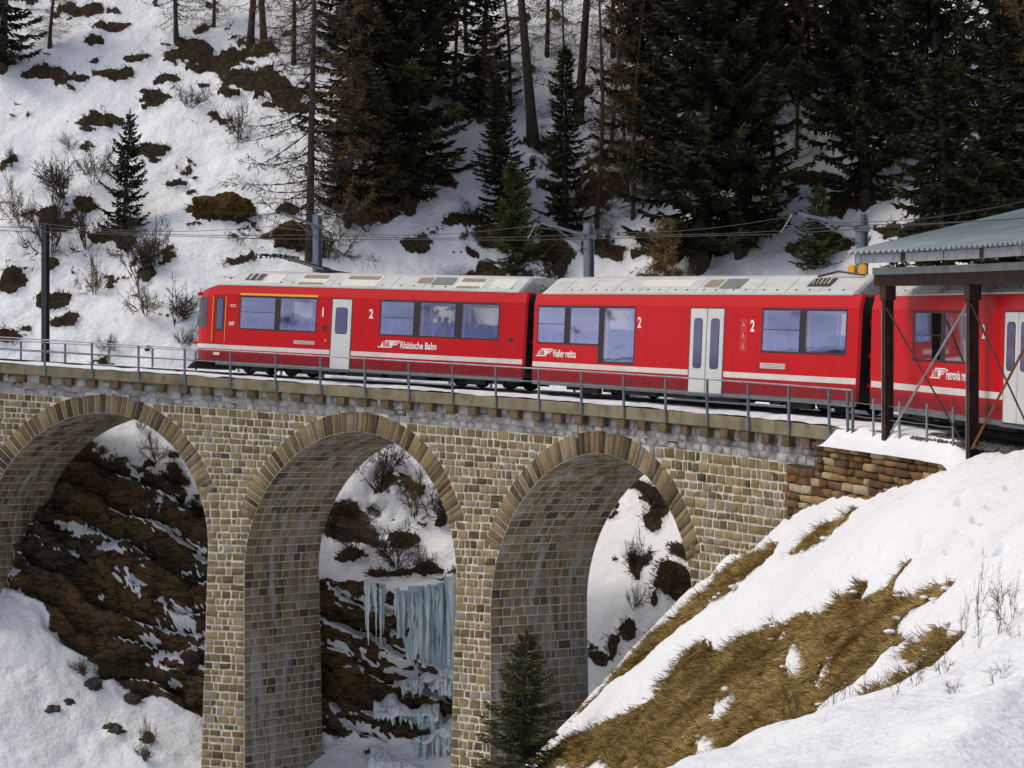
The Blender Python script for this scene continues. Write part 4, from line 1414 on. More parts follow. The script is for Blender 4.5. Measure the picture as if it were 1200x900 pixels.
def shell(car, L0, L1, openings, nose=False, open_end_left=False):
    sb = MB()
    xs0 = 2.62 if nose else L0 + .06
    xs1 = L1 - .06
    side_wall(sb, xs0, xs1, openings, .60, 2.94, -HW, 0)
    side_wall(sb, xs0, xs1, [(o[0], o[1], max(o[2], 1.70), o[3]) for o in openings if o[3] - o[2] > .5 and o[2] > 1.0], .60, 2.94, HW, 0)
    cross = [(-HW, 2.94), (-1.25, 3.27)]
    for sg in (1, -1):
        sb.add([(xs0, sg * -HW, 2.94), (xs1, sg * -HW, 2.94), (xs1, sg * -1.25, 3.27), (xs0, sg * -1.25, 3.27)], [(0, 1, 2, 3)], 0)
    # canted ends
    for (xa, xb, sgn) in ([(xs1, L1, 1)] + ([] if nose else [(xs0, L0, -1)])):
        prof_a = [(-HW, .60), (-HW, 2.94), (-1.25, 3.27), (1.25, 3.27), (HW, 2.94), (HW, .60)]
        prof_b = [(-1.27, .60), (-1.27, 2.90), (-1.19, 3.22), (1.19, 3.22), (1.27, 2.90), (1.27, .60)]
        va = [(xa, p[0], p[1]) for p in prof_a]; vb = [(xb, p[0], p[1]) for p in prof_b]
        n = 6
        sb.add(va + vb, [(i, (i + 1) % n, (i + 1) % n + n, i + n) for i in range(n)], 0)
        sb.add(vb, [tuple(range(n))], 1)
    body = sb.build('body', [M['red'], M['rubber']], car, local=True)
    # grey skirt line
    MB().box(xs0 + (0.0 if not nose else -.2), xs1, -HW + .01, -HW + .05, .47, .605).box(xs0, xs1, HW - .05, HW - .01, .47, .605).build('skirt', M['grey_panel'], car, local=True)
    # roof
    rb = MB()
    rp = [(-1.27, 3.245), (-1.27, 3.285), (-1.25, 3.30), (-.74, 3.71), (-.62, 3.77), (0, 3.83), (.62, 3.77), (.74, 3.71), (1.25, 3.30), (1.27, 3.285), (1.27, 3.245)]
    xr0 = (2.62 if nose else L0 + .12)
    rings = []
    if nose:
        for L, top, w in ((2.28, 3.34, .96), (2.40, 3.50, .98), (2.62, 3.68, 1.0), (2.9, 3.79, 1.0), (3.3, 3.83, 1.0)):
            k = (top - 3.245) / (3.83 - 3.245)
            rings.append([(L, y * w, 3.245 + (z - 3.245) * k) for y, z in rp])
    else:
        rings.append([(L0 + .34, y * .9, z - .02) for y, z in rp])
        rings.append([(L0 + .42, y, z) for y, z in rp])
    for L in np.linspace(rings[-1][0][0] + 1.2, L1 - 1.6, 9): rings.append([(L, y, z) for y, z in rp])
    rings.append([(L1 - .42, y, z) for y, z in rp])
    rings.append([(L1 - .34, y * .9, z - .02) for y, z in rp])
    n = len(rp)
    rb.add([p for r in rings for p in r], [(i * n + j, (i + 1) * n + j, (i + 1) * n + j + 1, i * n + j + 1) for i in range(len(rings) - 1) for j in range(n - 1)] + [tuple(range(n)), tuple(range((len(rings) - 1) * n, len(rings) * n))[::-1]])
    roof = rb.build('roof', M['roof'], car, local=True)
    # gutter joints and bolts along the roof edge
    for i, L in enumerate(np.arange(L0 + 1.5 + (2 if nose else 0), L1 - .6, 1.35)):
        roof_panel('seam', L, L + .018, .02, .98, M['grey_panel'], roof, .004)
        for dl in (.35, .9):
            roof_panel('bolt', L + dl, L + dl + .05, .16, .25, M['rubber'], roof, .012)
    # floor and lining
    ib = MB()
    ib.box(xs0 + .1, xs1, -1.24, 1.24, 1.08, 1.14)
    ib.box(xs0 + .1, xs1, -1.20, 1.20, 3.02, 3.06)
    ib.box(xs0 + .1, xs0 + .13, -1.24, 1.24, 1.14, 3.02)
    ib.box(xs1 - .03, xs1, -1.24, 1.24, 1.14, 3.02)
    side_wall(ib, xs0 + .1, xs1, openings, 1.1, 3.02, -1.255, 0)
    side_wall(ib, xs0 + .1, xs1, [(o[0], o[1], max(o[2], 1.70), o[3]) for o in openings], 1.1, 3.02, 1.255, 0)
    ib.build('interior', M['inner'], car, local=True)
    # underframe boxes
    ub = MB()
    ub.box(xs0 + .2, xs1 - .2, -1.1, 1.1, .62, 1.0)
    m = (xs0 + xs1) / 2
    for (a, b) in ((m - 2.9, m - 1.2), (m - .9, m + .7), (m + 1.0, m + 2.6)):
        ub.bevel_box(a, b, -1.15, -.5, .34, .66, .03)
        ub.bevel_box(a, b, .5, 1.15, .34, .66, .03)
    ub.build('underframe', M['dark'], car, local=True)
    return body, roof


def seams(car, ls):
    for L in ls:
        MB().box(L, L + .012, -HW - .0015, -HW + .01, .62, 2.93).build('panel_seam', M['red_dark'], car, local=True)


def stripe(car, spans):
    mb = MB()
    for a, b in spans: mb.box(a, b, -HW - .003, -HW + .02, 1.02, 1.17)
    mb.build('stripe', M['stripe'], car, local=True)


def outline(car, name, x0, x1, z0, z1, r=.1, w=.012):
    """rounded hatch drawn by its narrow joint"""
    o = rounded_slot(x0, x1, z0, z1, r); i = rounded_slot(x0 + w, x1 - w, z0 + w, z1 - w, max(.01, r - w))
    n = len(o)
    mb = MB().add([(p[0], -HW - .002, p[1]) for p in o] + [(p[0], -HW - .002, p[1]) for p in i], [(k, (k + 1) % n, (k + 1) % n + n, k + n) for k in range(n)])
    return mb.build(name, M['red_dark'], car, local=True)


def vent(car, x0, x1, z0, z1):
    mb = MB().bevel_box(x0, x1, -HW - .008, -HW + .01, z0, z1, .006)
    v = mb.build('vent', M['stripe'], car, local=True)
    for i in range(3):
        z = z0 + (z1 - z0) * (i + .7) / 3.6
        MB().box(x0 + .03, x1 - .03, -HW - .011, -HW - .007, z, z + .012).build('slot', M['grey_panel'], v, local=True)
    outline(car, 'vent_joint', x0 - .12, x1 + .12, z0 - .06, z1 + .1, .03)


# ------------------------------------------------------------------ leading driving car
car1 = make_car(0, 'leading red driving car with yellow stripe over first class windows and pantograph', 1.36, 16.18)
w_first = [(3.54, 5.18), (5.44, 7.09)]
w_second = [(10.0, 11.40), (11.69, 13.14), (13.43, 14.90)]
ops = []
for ws, sash in ((w_first, (0,)), (w_second, (0,))):
    ops += make_window(car1, ws, sash=sash)
shell(car1, 1.36, 16.02, ops, nose=True)
# nose
ST = [(1.05, .80, 2.55, 2.58), (1.14, .98, 2.80, 2.84), (1.30, 1.10, 2.95, 3.0), (1.53, 1.20, 3.06, 3.12), (1.84, 1.27, 3.15, 3.22), (2.22, 1.315, 3.22, 3.32), (2.62, HW, 3.27, 3.36)]


def nose_ring(st, out=0.0, zlo=.60):
    L, w, zr, zt = st
    w += out
    right = [(w * .96, zlo), (w, zlo + .4), (w, 1.7), (w, zr - .33), (w - .08, zr), (w * .72, zt), (0, zt + .015)]
    return [(L - out, -y, z) for y, z in right] + [(L - out, y, z) for y, z in right[-2::-1]]


nb_ = MB()
rings = [nose_ring(s) for s in ST]
n = len(rings[0])
cap = [(0.98, p[1] * .55, 1.5 + (p[2] - 1.5) * .8) for p in rings[0]]
nb_.add([p for r in [cap] + rings for p in r], [(i * n + j, i * n + j + 1, (i + 1) * n + j + 1, (i + 1) * n + j) for i in range(len(rings)) for j in range(n - 1)] + [tuple(range(n))])
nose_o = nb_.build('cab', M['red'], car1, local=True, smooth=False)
wb = MB()
gl_st = [(0.96, .80), (1.11, .985), (1.28, 1.11), (1.52, 1.212), (1.83, 1.283)]
for sg in (-1, 1):
    for (la, wa), (lb, wbb) in zip(gl_st[:-1], gl_st[1:]):
        z1a = 2.80 if la > 1.0 else 2.6
        wb.add([(la, sg * wa, 1.76), (lb, sg * wbb, 1.76), (lb + .02, sg * wbb * .995, 2.84), (la + .02, sg * wa * .99, z1a)], [(0, 1, 2, 3)])
wb.add([(0.96, -.8, 1.76), (0.96, .8, 1.76), (0.98, .79, 2.6), (0.98, -.79, 2.6)], [(0, 1, 2, 3)])
_sg = NT('windscreen_glass'); _sg.set(Base_Color=(0.03, 0.035, 0.04), Roughness=0.06, Specular_IOR_Level=0.9); M['screen_glass'] = _sg.mat
wb.build('windscreen', M['screen_glass'], car1, local=True)
MB().bevel_box(2.17, 2.20, -HW - .012, -HW + .1, 1.25, 2.86, .004).bevel_box(2.80, 2.83, -HW - .012, -HW + .03, 1.25, 2.86, .004).build('cab_door_handrail', M['yellow'], car1, local=True)
outline(car1, 'cab_door', 2.26, 2.76, 1.2, 2.90, .06, .014)
cw = MB().prism(rounded_slot(2.34, 2.72, 1.66, 2.83, .05), -HW - .008, -HW + .0).build('cab_window', M['rubber'], car1, local=True)
MB().prism(rounded_slot(2.385, 2.675, 1.71, 2.78, .04), -HW - .012, -HW - .007).build('pane', M['glass_pane_dark'], cw, local=True)
seams(car1, [3.36, 7.62, 9.2, 15.02])
stripe(car1, [(2.62, 7.79), (8.76, 15.94)])
nsb = MB()
sst = [(1.05, .815), (1.14, .992), (1.30, 1.112), (1.53, 1.212), (1.84, 1.282), (2.22, 1.325), (2.62, HW + .003)]
for (la, wa), (lb, wb_) in zip(sst[:-1], sst[1:]):
    nsb.add([(la - .012, -wa, 1.03), (lb - .004, -wb_, 1.02), (lb - .004, -wb_, 1.17), (la - .012, -wa, 1.18)], [(0, 1, 2, 3)])
nsb.build('stripe', M['stripe'], car1, local=True)
MB().box(3.50, 7.15, -HW - .004, -HW + .02, 2.915, 2.985).build('first_class_stripe', M['yellow'], car1, local=True)
make_door(car1, 7.83, 8.72, 1, (1.74, 2.58), .50)
vent(car1, 6.14, 7.09, 1.32, 1.43)
outline(car1, 'hatch', 15.12, 15.78, 1.45, 2.72, .16)
MB().bevel_box(15.36, 15.52, -HW - .02, -HW, 1.72, 1.82, .008).build('hatch_handle', M['rubber'], car1, local=True)
text_mesh('1', .42, 7.32, 2.28, car1, 'class_number', sx=.9)
text_mesh('2', .42, 9.48, 2.28, car1, 'class_number', sx=.9)
text_mesh('3507', .17, 3.0, 1.86, car1, 'car_number', sx=.8)
MB().box(3.02, 3.32, -HW - .004, -HW, 2.50, 2.525).box(3.02, 3.30, -HW - .004, -HW, 2.56, 2.58).build('small_print', M['stripe'], car1, local=True)
logo(9.93, 1.34, car1)
text_mesh('Rhätische Bahn', .315, 10.90, 1.345, car1, 'lettering', sx=.80, bold=.006)
MB().bevel_box(7.55, 7.65, -HW - .02, -HW, 1.42, 1.52, .01).build('door_button', M['orange'], car1, local=True)
MB().bevel_box(7.42, 7.62, -HW - .006, -HW, 1.78, 2.0, .004).build('sign_plate', M['red_dark'], car1, local=True)
MB().box(2.30, 2.60, -HW - .004, -HW + .01, .80, .90).build('marker_plate', M['stripe'], car1, local=True)
r1 = [c for c in car1.children if c.name.startswith('roof')][0]
roof_panel('roof_opening', 3.40, 4.22, .35, .95, M['rubber'], r1, .008)
roof_panel('roof_louvre', 3.62, 3.70, .38, .93, M['roof'], r1, .05)
roof_panel('roof_louvre', 3.92, 3.98, .38, .93, M['roof'], r1, .04)
roof_panel('roof_hatch', 4.38, 5.18, .12, .93, M['cream'], r1)
for (a, b) in ((5.95, 7.30), (8.0, 9.6), (12.9, 14.05)):
    g = roof_panel('roof_grille', a, b, .06, .96, M['cream'], r1, .014)
    roof_panel('grille_slats', a + .1, b - .1, .62, .92, M['brown_grille'], g, .02)
    if a != 8.0: roof_panel('grille_slats', a + .1, b - .1, .10, .26, M['brown_grille'], g, .02)
roof_panel('roof_hatch', 11.2, 11.75, .45, .92, M['brown_grille'], r1)
roof_panel('roof_hatch', 11.85, 12.72, .35, .95, M['grey_panel'], r1, .02)
roof_panel('roof_hatch', 14.3, 15.2, .12, .93, M['cream'], r1)
for b_ in (4.35, 13.9): bogie(car1, b_)
# front: coupler, rail guard, lamps, horn
fb = MB()
fb.bevel_box(.75, 1.10, -.12, .12, .74, .96, .03)
fb.tube([(.68, 0, .85), (.76, 0, .85)], .2, 14)
fb.build('coupler', M['dark'], car1, local=True)
MB().prism([(.80, .28), (.92, .28), (1.35, .58), (1.25, .62)], -1.15, 1.15).build('rail_guard', M['dark'], car1, local=True)
for y in (-.72, .72):
    MB().tube([(.98, y, 1.42), (1.06, y, 1.42)], .11, 12).build('headlight', M['door'], car1, local=True)
MB().bevel_box(.85, 1.2, -.95, .95, 1.15, 1.28, .03).build('bumper', M['red'], car1, local=True)
MB().bevel_box(1.08, 1.26, -1.05, -.80, 2.86, 2.99, .02).build('mirror', M['red'], car1, local=True)
# wiper
MB().tube([(1.10, -.99, 1.80), (1.27, -1.12, 2.35)], .012, 5).build('wiper', M['rubber'], car1, local=True)
# pantograph folded forward
pb = MB()
pb.tube([(6.55, -.3, 3.86), (5.2, -.25, 4.14), (4.05, -.22, 4.36)], .042, 6)
pb.tube([(6.55, .3, 3.86), (5.2, .25, 4.14), (4.05, .22, 4.36)], .042, 6)
pb.tube([(6.55, -.5, 3.86), (6.55, .5, 3.86)], .05, 6)
pb.tube([(6.4, 0, 3.95), (4.4, 0, 4.30)], .03, 5)
for x in (3.75, 4.24):
    pb.tube([(x, -.75, 4.24), (x, -.6, 4.38), (x, .6, 4.38), (x, .75, 4.24)], .032, 6)
for y in (-.45, -.15, .15, .45): pb.tube([(3.4, y, 4.36), (4.5, y, 4.36)], .028, 5)
for x in (3.35, 3.6, 3.85, 4.2, 4.5, 4.75): pb.tube([(x, -.5, 4.42), (x, -.5, 4.24)], .03, 5)
pb.box(6.3, 6.9, -.6, .6, 3.80, 3.87)
pb.build('pantograph', M['black'], car1, local=True)
for L in (10.25, 11.25, 12.05, 12.95, 13.7, 14.6, 3.75, 5.15, 5.75, 6.75):
    seat_row(car1, L, 1 if int(L * 10) % 2 else -1, -1); seat_row(car1, L + .05, 1 if int(L * 10) % 2 else -1, 1)

# ------------------------------------------------------------------ middle car
car2 = make_car(1, 'middle red car with one tall window and white double doors', .18, 15.86)
wa, wb2 = [(.62, 2.12), (2.45, 4.0), (4.30, 5.86)], [(11.87, 13.40), (13.68, 15.25)]
ops = make_window(car2, wa, sash=(0,), deep=2) + make_window(car2, wb2, sash=(0,))
shell(car2, .30, 15.80, ops)
seams(car2, [6.5, 8.2, 10.6, 11.66])
stripe(car2, [(.37, 8.57), (10.21, 15.72)])
make_door(car2, 8.61, 10.17, 2, (1.24, 2.58), .36)
vent(car2, 11.82, 12.87, 1.31, 1.45)
text_mesh('2', .42, 6.03, 2.30, car2, 'class_number', sx=.9)
text_mesh('2', .42, 11.33, 2.28, car2, 'class_number', sx=.9)
logo(.54, 1.34, car2)
text_mesh('Viafier retica', .315, 1.52, 1.345, car2, 'lettering', sx=.80, bold=.006)
for i in range(3):
    z = 1.77 + i * .285
    outline(car2, 'pictogram_frame', 10.92, 11.16, z, z + .24, .03, .012).data.materials[0] = M['faint']
    MB().prism([(10.97, z + .05), (11.10, z + .05), (11.07, z + .12), (11.04, z + .19), (11.0, z + .19), (11.0, z + .11)], -HW - .004, -HW).build('pictogram', M['faint'], car2, local=True)
r2 = [c for c in car2.children if c.name.startswith('roof')][0]
roof_panel('roof_hatch', 5.6, 8.1, .45, .93, M['cream'], r2, .006)
roof_panel('roof_hatch', 8.75, 9.4, .4, .92, M['brown_grille'], r2)
roof_panel('roof_hatch', 9.55, 10.45, .3, .95, M['grey_panel'], r2, .02)
op_ = roof_panel('roof_opening', 13.25, 14.2, .42, .97, M['rubber'], r2, .008)
for i in range(5):
    a = roof_pt(13.35 + i * .18, .95, .03); b = roof_pt(13.5 + i * .15, .5, .06)
    MB().tube([a, (a + b) / 2 + Vector((0.04, 0, .06)), b], .016, 5).build('cable', M['cable_yellow'] if i % 2 else M['door'], op_, local=True)
MB().tube([roof_pt(13.4, 1.0, .05), roof_pt(14.2, 1.1, .16), roof_pt(15.2, 1.05, .06)], .03, 6).build('roof_cable', M['rubber'], r2, local=True)
for b_ in (3.3, 13.3): bogie(car2, b_)
for L in (1.0, 1.85, 2.75, 3.6, 12.15, 13.1, 13.95, 14.9):
    seat_row(car2, L, 1 if int(L * 10) % 2 else -1, -1); seat_row(car2, L + .05, 1 if int(L * 10) % 2 else -1, 1)

# ------------------------------------------------------------------ third car, half under the shelter
car3 = make_car(2, 'rear red car standing half under the corrugated shelter roof', .12, 16.0)
ops = make_window(car3, [(3.19, 4.88), (5.16, 6.62)], sash=(0,), glass='glass_plain') + make_window(car3, [(11.0, 12.6), (12.9, 14.5)], glass='glass_plain')
shell(car3, .22, 16.0, ops)
seams(car3, [2.9, 6.95, 8.2])
stripe(car3, [(.36, 8.47), (9.98, 15.7)])
make_door(car3, 8.51, 9.94, 2, (1.66, 2.64), .40)
text_mesh('2', .42, 7.28, 2.30, car3, 'class_number', sx=.9)
logo(4.29, 1.36, car3)
text_mesh('Ferrovia retica', .315, 5.27, 1.36, car3, 'lettering', sx=.80, bold=.006)
outline(car3, 'hatch', .75, 1.9, 1.35, 2.72, .16)
outline(car3, 'hatch', 5.4, 7.6, .66, .96, .05)
MB().bevel_box(7.7, 7.9, -HW - .01, -HW, .74, .86, .01).build('socket', M['rubber'], car3, local=True)
r3 = [c for c in car3.children if c.name.startswith('roof')][0]
for (a, b) in ((3.2, 4.4), (4.9, 6.3)):
    g = roof_panel('roof_grille', a, b, .06, .96, M['cream'], r3, .014)
    roof_panel('grille_slats', a + .1, b - .1, .60, .92, M['grey_panel'], g, .02)
for b_ in (3.2, 13.0): bogie(car3, b_)
for L in (3.5, 4.4, 5.4, 6.3): seat_row(car3, L, 1 if int(L * 10) % 2 else -1, -1)


# ------------------------------------------------------------------ gangway between the cars
def gangway(Ma, La, Mb, Lb, label):
    pa = Ma @ Vector((La, 0, 0)); pb_ = Mb @ Vector((Lb, 0, 0))
    g = empty('gangway', tuple((pa + pb_) / 2), label, 'gangway', 'gangways between the cars')
    prof = [(-.98, .75), (-.98, 2.75), (-.85, 2.95), (.85, 2.95), (.98, 2.75), (.98, .75)]
    nr_ = 7
    for i in range(nr_):
        t = i / (nr_ - 1)
        mb = MB()
        for dt, k in ((-.035, .94), (0, 1.0), (.035, .94)):
            pass
        vs = []
        for dt, k in ((-.06, .93), (0, 1.0), (.06, .93)):
            tt = t + dt
            for (y, z) in prof:
                p = (Ma @ Vector((La, y * k, z))) * (1 - tt) + (Mb @ Vector((Lb, y * k, z))) * tt
                vs.append(p)
        n_ = len(prof)
        mb.add(vs, [(r * n_ + j, r * n_ + j + 1, (r + 1) * n_ + j + 1, (r + 1) * n_ + j) for r in (0, 1) for j in range(n_ - 1)])
        mb.build('bellows_fold', M['rubber'], g)
    # dampers and red end covers seen in the gap
    for zc in (1.0, 1.75, 2.6):
        p = (Ma @ Vector((La, -1.02, zc))) * .5 + (Mb @ Vector((Lb, -1.02, zc))) * .5
        q = (Ma @ Vector((La + .02, -1.0, zc)))
        w = (Mb @ Vector((Lb - .02, -1.0, zc)))
        mb = MB().tube([q, w], .055, 8)
        mb.build('damper', M['red'], g)
    for i in range(5):
        q = Ma @ Vector((La - .28, -.9 + .2 * i, 3.5 + .05 * (i % 2))); w = Mb @ Vector((Lb + .28, -.9 + .2 * i, 3.5))
        MB().tube([q, (q + w) / 2 + Vector((0, 0, -.18)), w], .022, 5).build('roof_cable', M['rubber'], g)
    return g


MA, MBm, MC = car_matrix(NODES[0], NODES[1]), car_matrix(NODES[1], NODES[2]), car_matrix(NODES[2], NODES[3])
gangway(MA, 16.02, MBm, .30, 'black bellows between the leading car and the middle car')
gangway(MBm, 15.80, MC, .22, 'black bellows between the middle car and the rear car')
# ------------------------------------------------------------------ rubble wing wall at the end of the viaduct
wing = empty('rubble_wall', (*polar(43.0, 1.25), -2.5), 'low brown dry-stone wall capped with snow right of the viaduct', 'wall')


def VP(a, dz, out=0.0, r0=42.98):
    x, y = polar(r0 - out, a)
    return np.array((x, y, float(deck(a)) + dz))


wb_ = MB()
for a0_, a1_ in zip(np.linspace(1.192, 1.356, 14)[:-1], np.linspace(1.192, 1.356, 14)[1:]):
    wb_.add([VP(a0_, -4.5), VP(a1_, -4.5), VP(a1_, -.46), VP(a0_, -.46), VP(a0_, -.46, -.7), VP(a1_, -.46, -.7)], [(0, 1, 2, 3), (3, 2, 5, 4)])
wb_.add([VP(1.158, -4.5), VP(1.192, -4.5), VP(1.192, -1.06), VP(1.158, -1.06), VP(1.158, -1.06, -.7), VP(1.192, -1.06, -.7)], [(0, 1, 2, 3), (3, 2, 5, 4)])
wb_.add([VP(1.192, -1.06), VP(1.192, -.46), VP(1.192, -.46, -.7), VP(1.192, -1.06, -.7)], [(0, 1, 2, 3)])
wb_.add([VP(1.158, -4.5), VP(1.158, -1.06), VP(1.158, -1.06, -.7), VP(1.158, -4.5, -.7)], [(0, 1, 2, 3)])
wb_.add([VP(1.356, -4.5), VP(1.356, -.46), VP(1.356, -.46, -.7), VP(1.356, -4.5, -.7)], [(3, 2, 1, 0)])
wb_.build('wall_core', M['rubble_mortar'], wing)
dz = -.42
row = 0
while dz > -3.4:
    h = rng.uniform(.15, .24)
    a = 1.157 + (0.035 if dz > -1.05 else 0.0) + rng.uniform(-.002, .004)
    while a < 1.355:
        w = rng.uniform(.30, .78) / 43
        b = min(a + w, 1.358)
        if 1.358 - b < .004: b = 1.358
        g = .0003
        j = lambda: rng.normal(0, .012)
        q = np.array([[VP(a + g, dz - h + .008 + j()), VP(b - g, dz - h + .008 + j()), VP(b - g, dz - .008 + j()), VP(a + g, dz - .008 + j())]])
        am = (a + b) / 2
        tt = rng.choice([rng.uniform(.1, .45), rng.uniform(.4, .7), rng.uniform(.75, 1.0)], p=[.5, .3, .2])
        stones_object('stone', stone_batch(q, np.array([(-math.sin(am), -math.cos(am), 0)]), rng.uniform(.03, .11), .035, .02), np.array([tt]), M['brown_stone'], wing)
        a = b
    dz -= h
    row += 1
# snow cushion on the wall and the edge of the bed
ca, cr = np.linspace(1.20, 1.375, 150), np.linspace(42.80, 43.9, 30)
CA, CR = np.meshgrid(ca, cr, indexing='ij')
prof_ = np.sqrt(np.clip((CR - 42.80) / .30, 0, 1)) * (0.52 + 0.12 * fbm(CA * 50, CR * 2, 0, 71, 4)) * sstep(1.199, 1.215, CA)
edge = -.46 + prof_ * (1 - .25 * sstep(43.1, 43.9, CR)) - 0.35 * sstep(1.35, 1.375, CA) - .02
drip = 0.10 * fbm(CA * 45, CR * 0, 0, 73, 3)
cxx, cyy = polar(CR + drip * sstep(43.2, 42.8, CR), CA)
so = grid_mesh('wall_snow', cxx, cyy, deck(CA) + edge, {}, M['snow'])
tag(so, 'thick cushion of snow lying on the brown dry-stone wall', 'snow', kind='stuff')

# ------------------------------------------------------------------ snow shelter over the track
_m = NT('rusty_steel')
_v = _m.obj_co()
_c = _m.ramp(_m.noise(_v, 3.0, 7, 0.7), [(0.3, (0.012, 0.009, 0.008)), (0.5, (0.030, 0.016, 0.010)), (0.7, (0.085, 0.036, 0.015))])
_m.set(Base_Color=_c, Roughness=0.8, Metallic=0.2)
_m.bump(_m.noise(_v, 25, 4), 0.3, 0.01)
M['rust'] = _m.mat
_m = NT('corrugated_zinc')
_v = _m.obj_co()
_c = _m.ramp(_m.noise(_m.obj_co((1, 1, 1)), 0.8, 6, 0.6), [(0.3, (0.10, 0.135, 0.15)), (0.7, (0.17, 0.215, 0.23))])
_m.set(Base_Color=_c, Roughness=0.5, Metallic=0.3)
M['zinc'] = _m.mat
M['pale_beam'] = plain('pale_green_grey_beam', (0.25, 0.28, 0.27), 0.6, 0.2, var=0.25, scale=2)

shel = empty('snow_shelter', (*polar(45, 1.38), float(deck(1.38))), 'open steel shelter with corrugated roof over the track at right', 'shelter')
POSTS = [1.274, 1.377, 1.480]


def SP(r, a, dz): return Vector((*polar(r, a), float(deck(a)) + dz))


for a in POSTS:
    for rr in (43.0, 48.3):
        x, y = polar(rr, a)
        Mx = Matrix.Translation((x, y, deck(a))) @ Matrix.Rotation(-a, 4, 'Z')
        p = MB()
        p.box(-.012, .012, -.10, .10, -.5, 3.46, 0, Mx)
        p.bevel_box(-.085, -.012, -.11, -.09, -.5, 3.46, .003, 0, Mx).bevel_box(.012, .085, -.11, -.09, -.5, 3.46, .003, 0, Mx)
        p.bevel_box(-.085, -.012, .09, .11, -.5, 3.46, .003, 0, Mx).bevel_box(.012, .085, .09, .11, -.5, 3.46, .003, 0, Mx)
        po = p.build('post', M['rust'], shel)
        MB().bevel_box(-.105, -.083, -.115, .06, -.45, 2.95, .003, 0, Mx).build('grey_flange', M['galv'], po)
        MB().bevel_box(-.16, .16, -.14, .14, 3.12, 3.45, .02, 0, Mx).build('head_plate', M['rust'], po)
ab_l = np.linspace(1.262, 1.60, 40)
for nm, sec, mt in (('edge_beam', [(42.90, 3.455), (43.10, 3.455), (43.10, 3.72), (42.90, 3.72)], 'rust'),
                    ('wall_plate', [(42.86, 3.722), (43.14, 3.722), (43.14, 3.88), (42.86, 3.88)], 'pale_beam'),
                    ('fascia', [(42.40, 3.97), (42.46, 3.97), (42.46, 4.17), (42.40, 4.17)], 'galv'),
                    ('edge_beam', [(48.2, 3.455), (48.4, 3.455), (48.4, 4.9), (48.2, 4.9)], 'rust')):
    mb = MB(); arc_sweep(mb, sec, ab_l); mb.build(nm, M[mt], shel)
for i, a in enumerate([1.268, 1.322, 1.372, 1.424, 1.478, 1.53]):
    mb = MB()
    d_ = .0022
    v_ = [SP(42.38, a - d_, 3.98), SP(42.38, a + d_, 3.98), SP(42.38, a + d_, 4.21), SP(42.38, a - d_, 4.21), SP(48.4, a - d_, 5.48), SP(48.4, a + d_, 5.48), SP(48.4, a + d_, 5.70), SP(48.4, a - d_, 5.70)]
    mb.add(v_, [(0, 1, 2, 3), (7, 6, 5, 4), (0, 4, 5, 1), (1, 5, 6, 2), (2, 6, 7, 3), (3, 7, 4, 0)])
    mb.build('rafter', M['pale_beam'] if i % 2 == 0 else M['rust'], shel)
nC = int((1.60 - 1.258) * 43 / .30)
aa_ = np.linspace(1.258, 1.60, nC * 6 + 1)
wv = .042 * np.cos(np.arange(len(aa_)) * 2 * math.pi / 6)
rows = []
for rr in (42.28, 44.5, 46.7, 48.9):
    zz = deck(aa_) + 4.225 + .25 * (rr - 42.3) + wv
    rows.append(np.stack([CX + rr * np.sin(aa_), CY + rr * np.cos(aa_), zz], -1))
for off in (0, -.012):
    pass
RV = np.concatenate([np.stack(rows), np.stack(rows) - np.array([0, 0, .012])])
nr_, nc_ = 4, len(aa_)
idx = np.arange(8 * nc_).reshape(8, nc_)
q = [np.stack([idx[i, :-1], idx[i, 1:], idx[i + 1, 1:], idx[i + 1, :-1]], -1).reshape(-1, 4) for i in (0, 1, 2)]
q += [np.stack([idx[i, :-1], idx[i + 1, :-1], idx[i + 1, 1:], idx[i, 1:]], -1).reshape(-1, 4) for i in (4, 5, 6)]
q += [np.stack([idx[0, :-1], idx[4, :-1], idx[4, 1:], idx[0, 1:]], -1).reshape(-1, 4)]
me = mesh_np('corrugated_roof', RV.reshape(-1, 3) - np.array(shel.location), np.concatenate(q))
link_mesh('corrugated_roof', me, M['zinc'], shel, smooth=False)
# bracing
for (a_, dz0, b_, dz1, r_, mt) in ((1.377, 3.1, 1.281, .05, .030, 'galv'), (1.274, 3.0, 1.372, -.05, .022, 'rust'), (1.377, 3.1, 1.475, -.1, .022, 'rust'), (1.480, 3.1, 1.380, -.05, .03, 'rust_orange')):
    if mt == 'rust_orange' and mt not in M: M[mt] = plain('orange_rust', (0.20, 0.075, 0.022), 0.8, 0.1, var=0.4, scale=4)
    MB().tube([SP(42.93, a_, dz0), SP(42.93, b_, dz1)], r_, 6).build('brace', M[mt], shel)

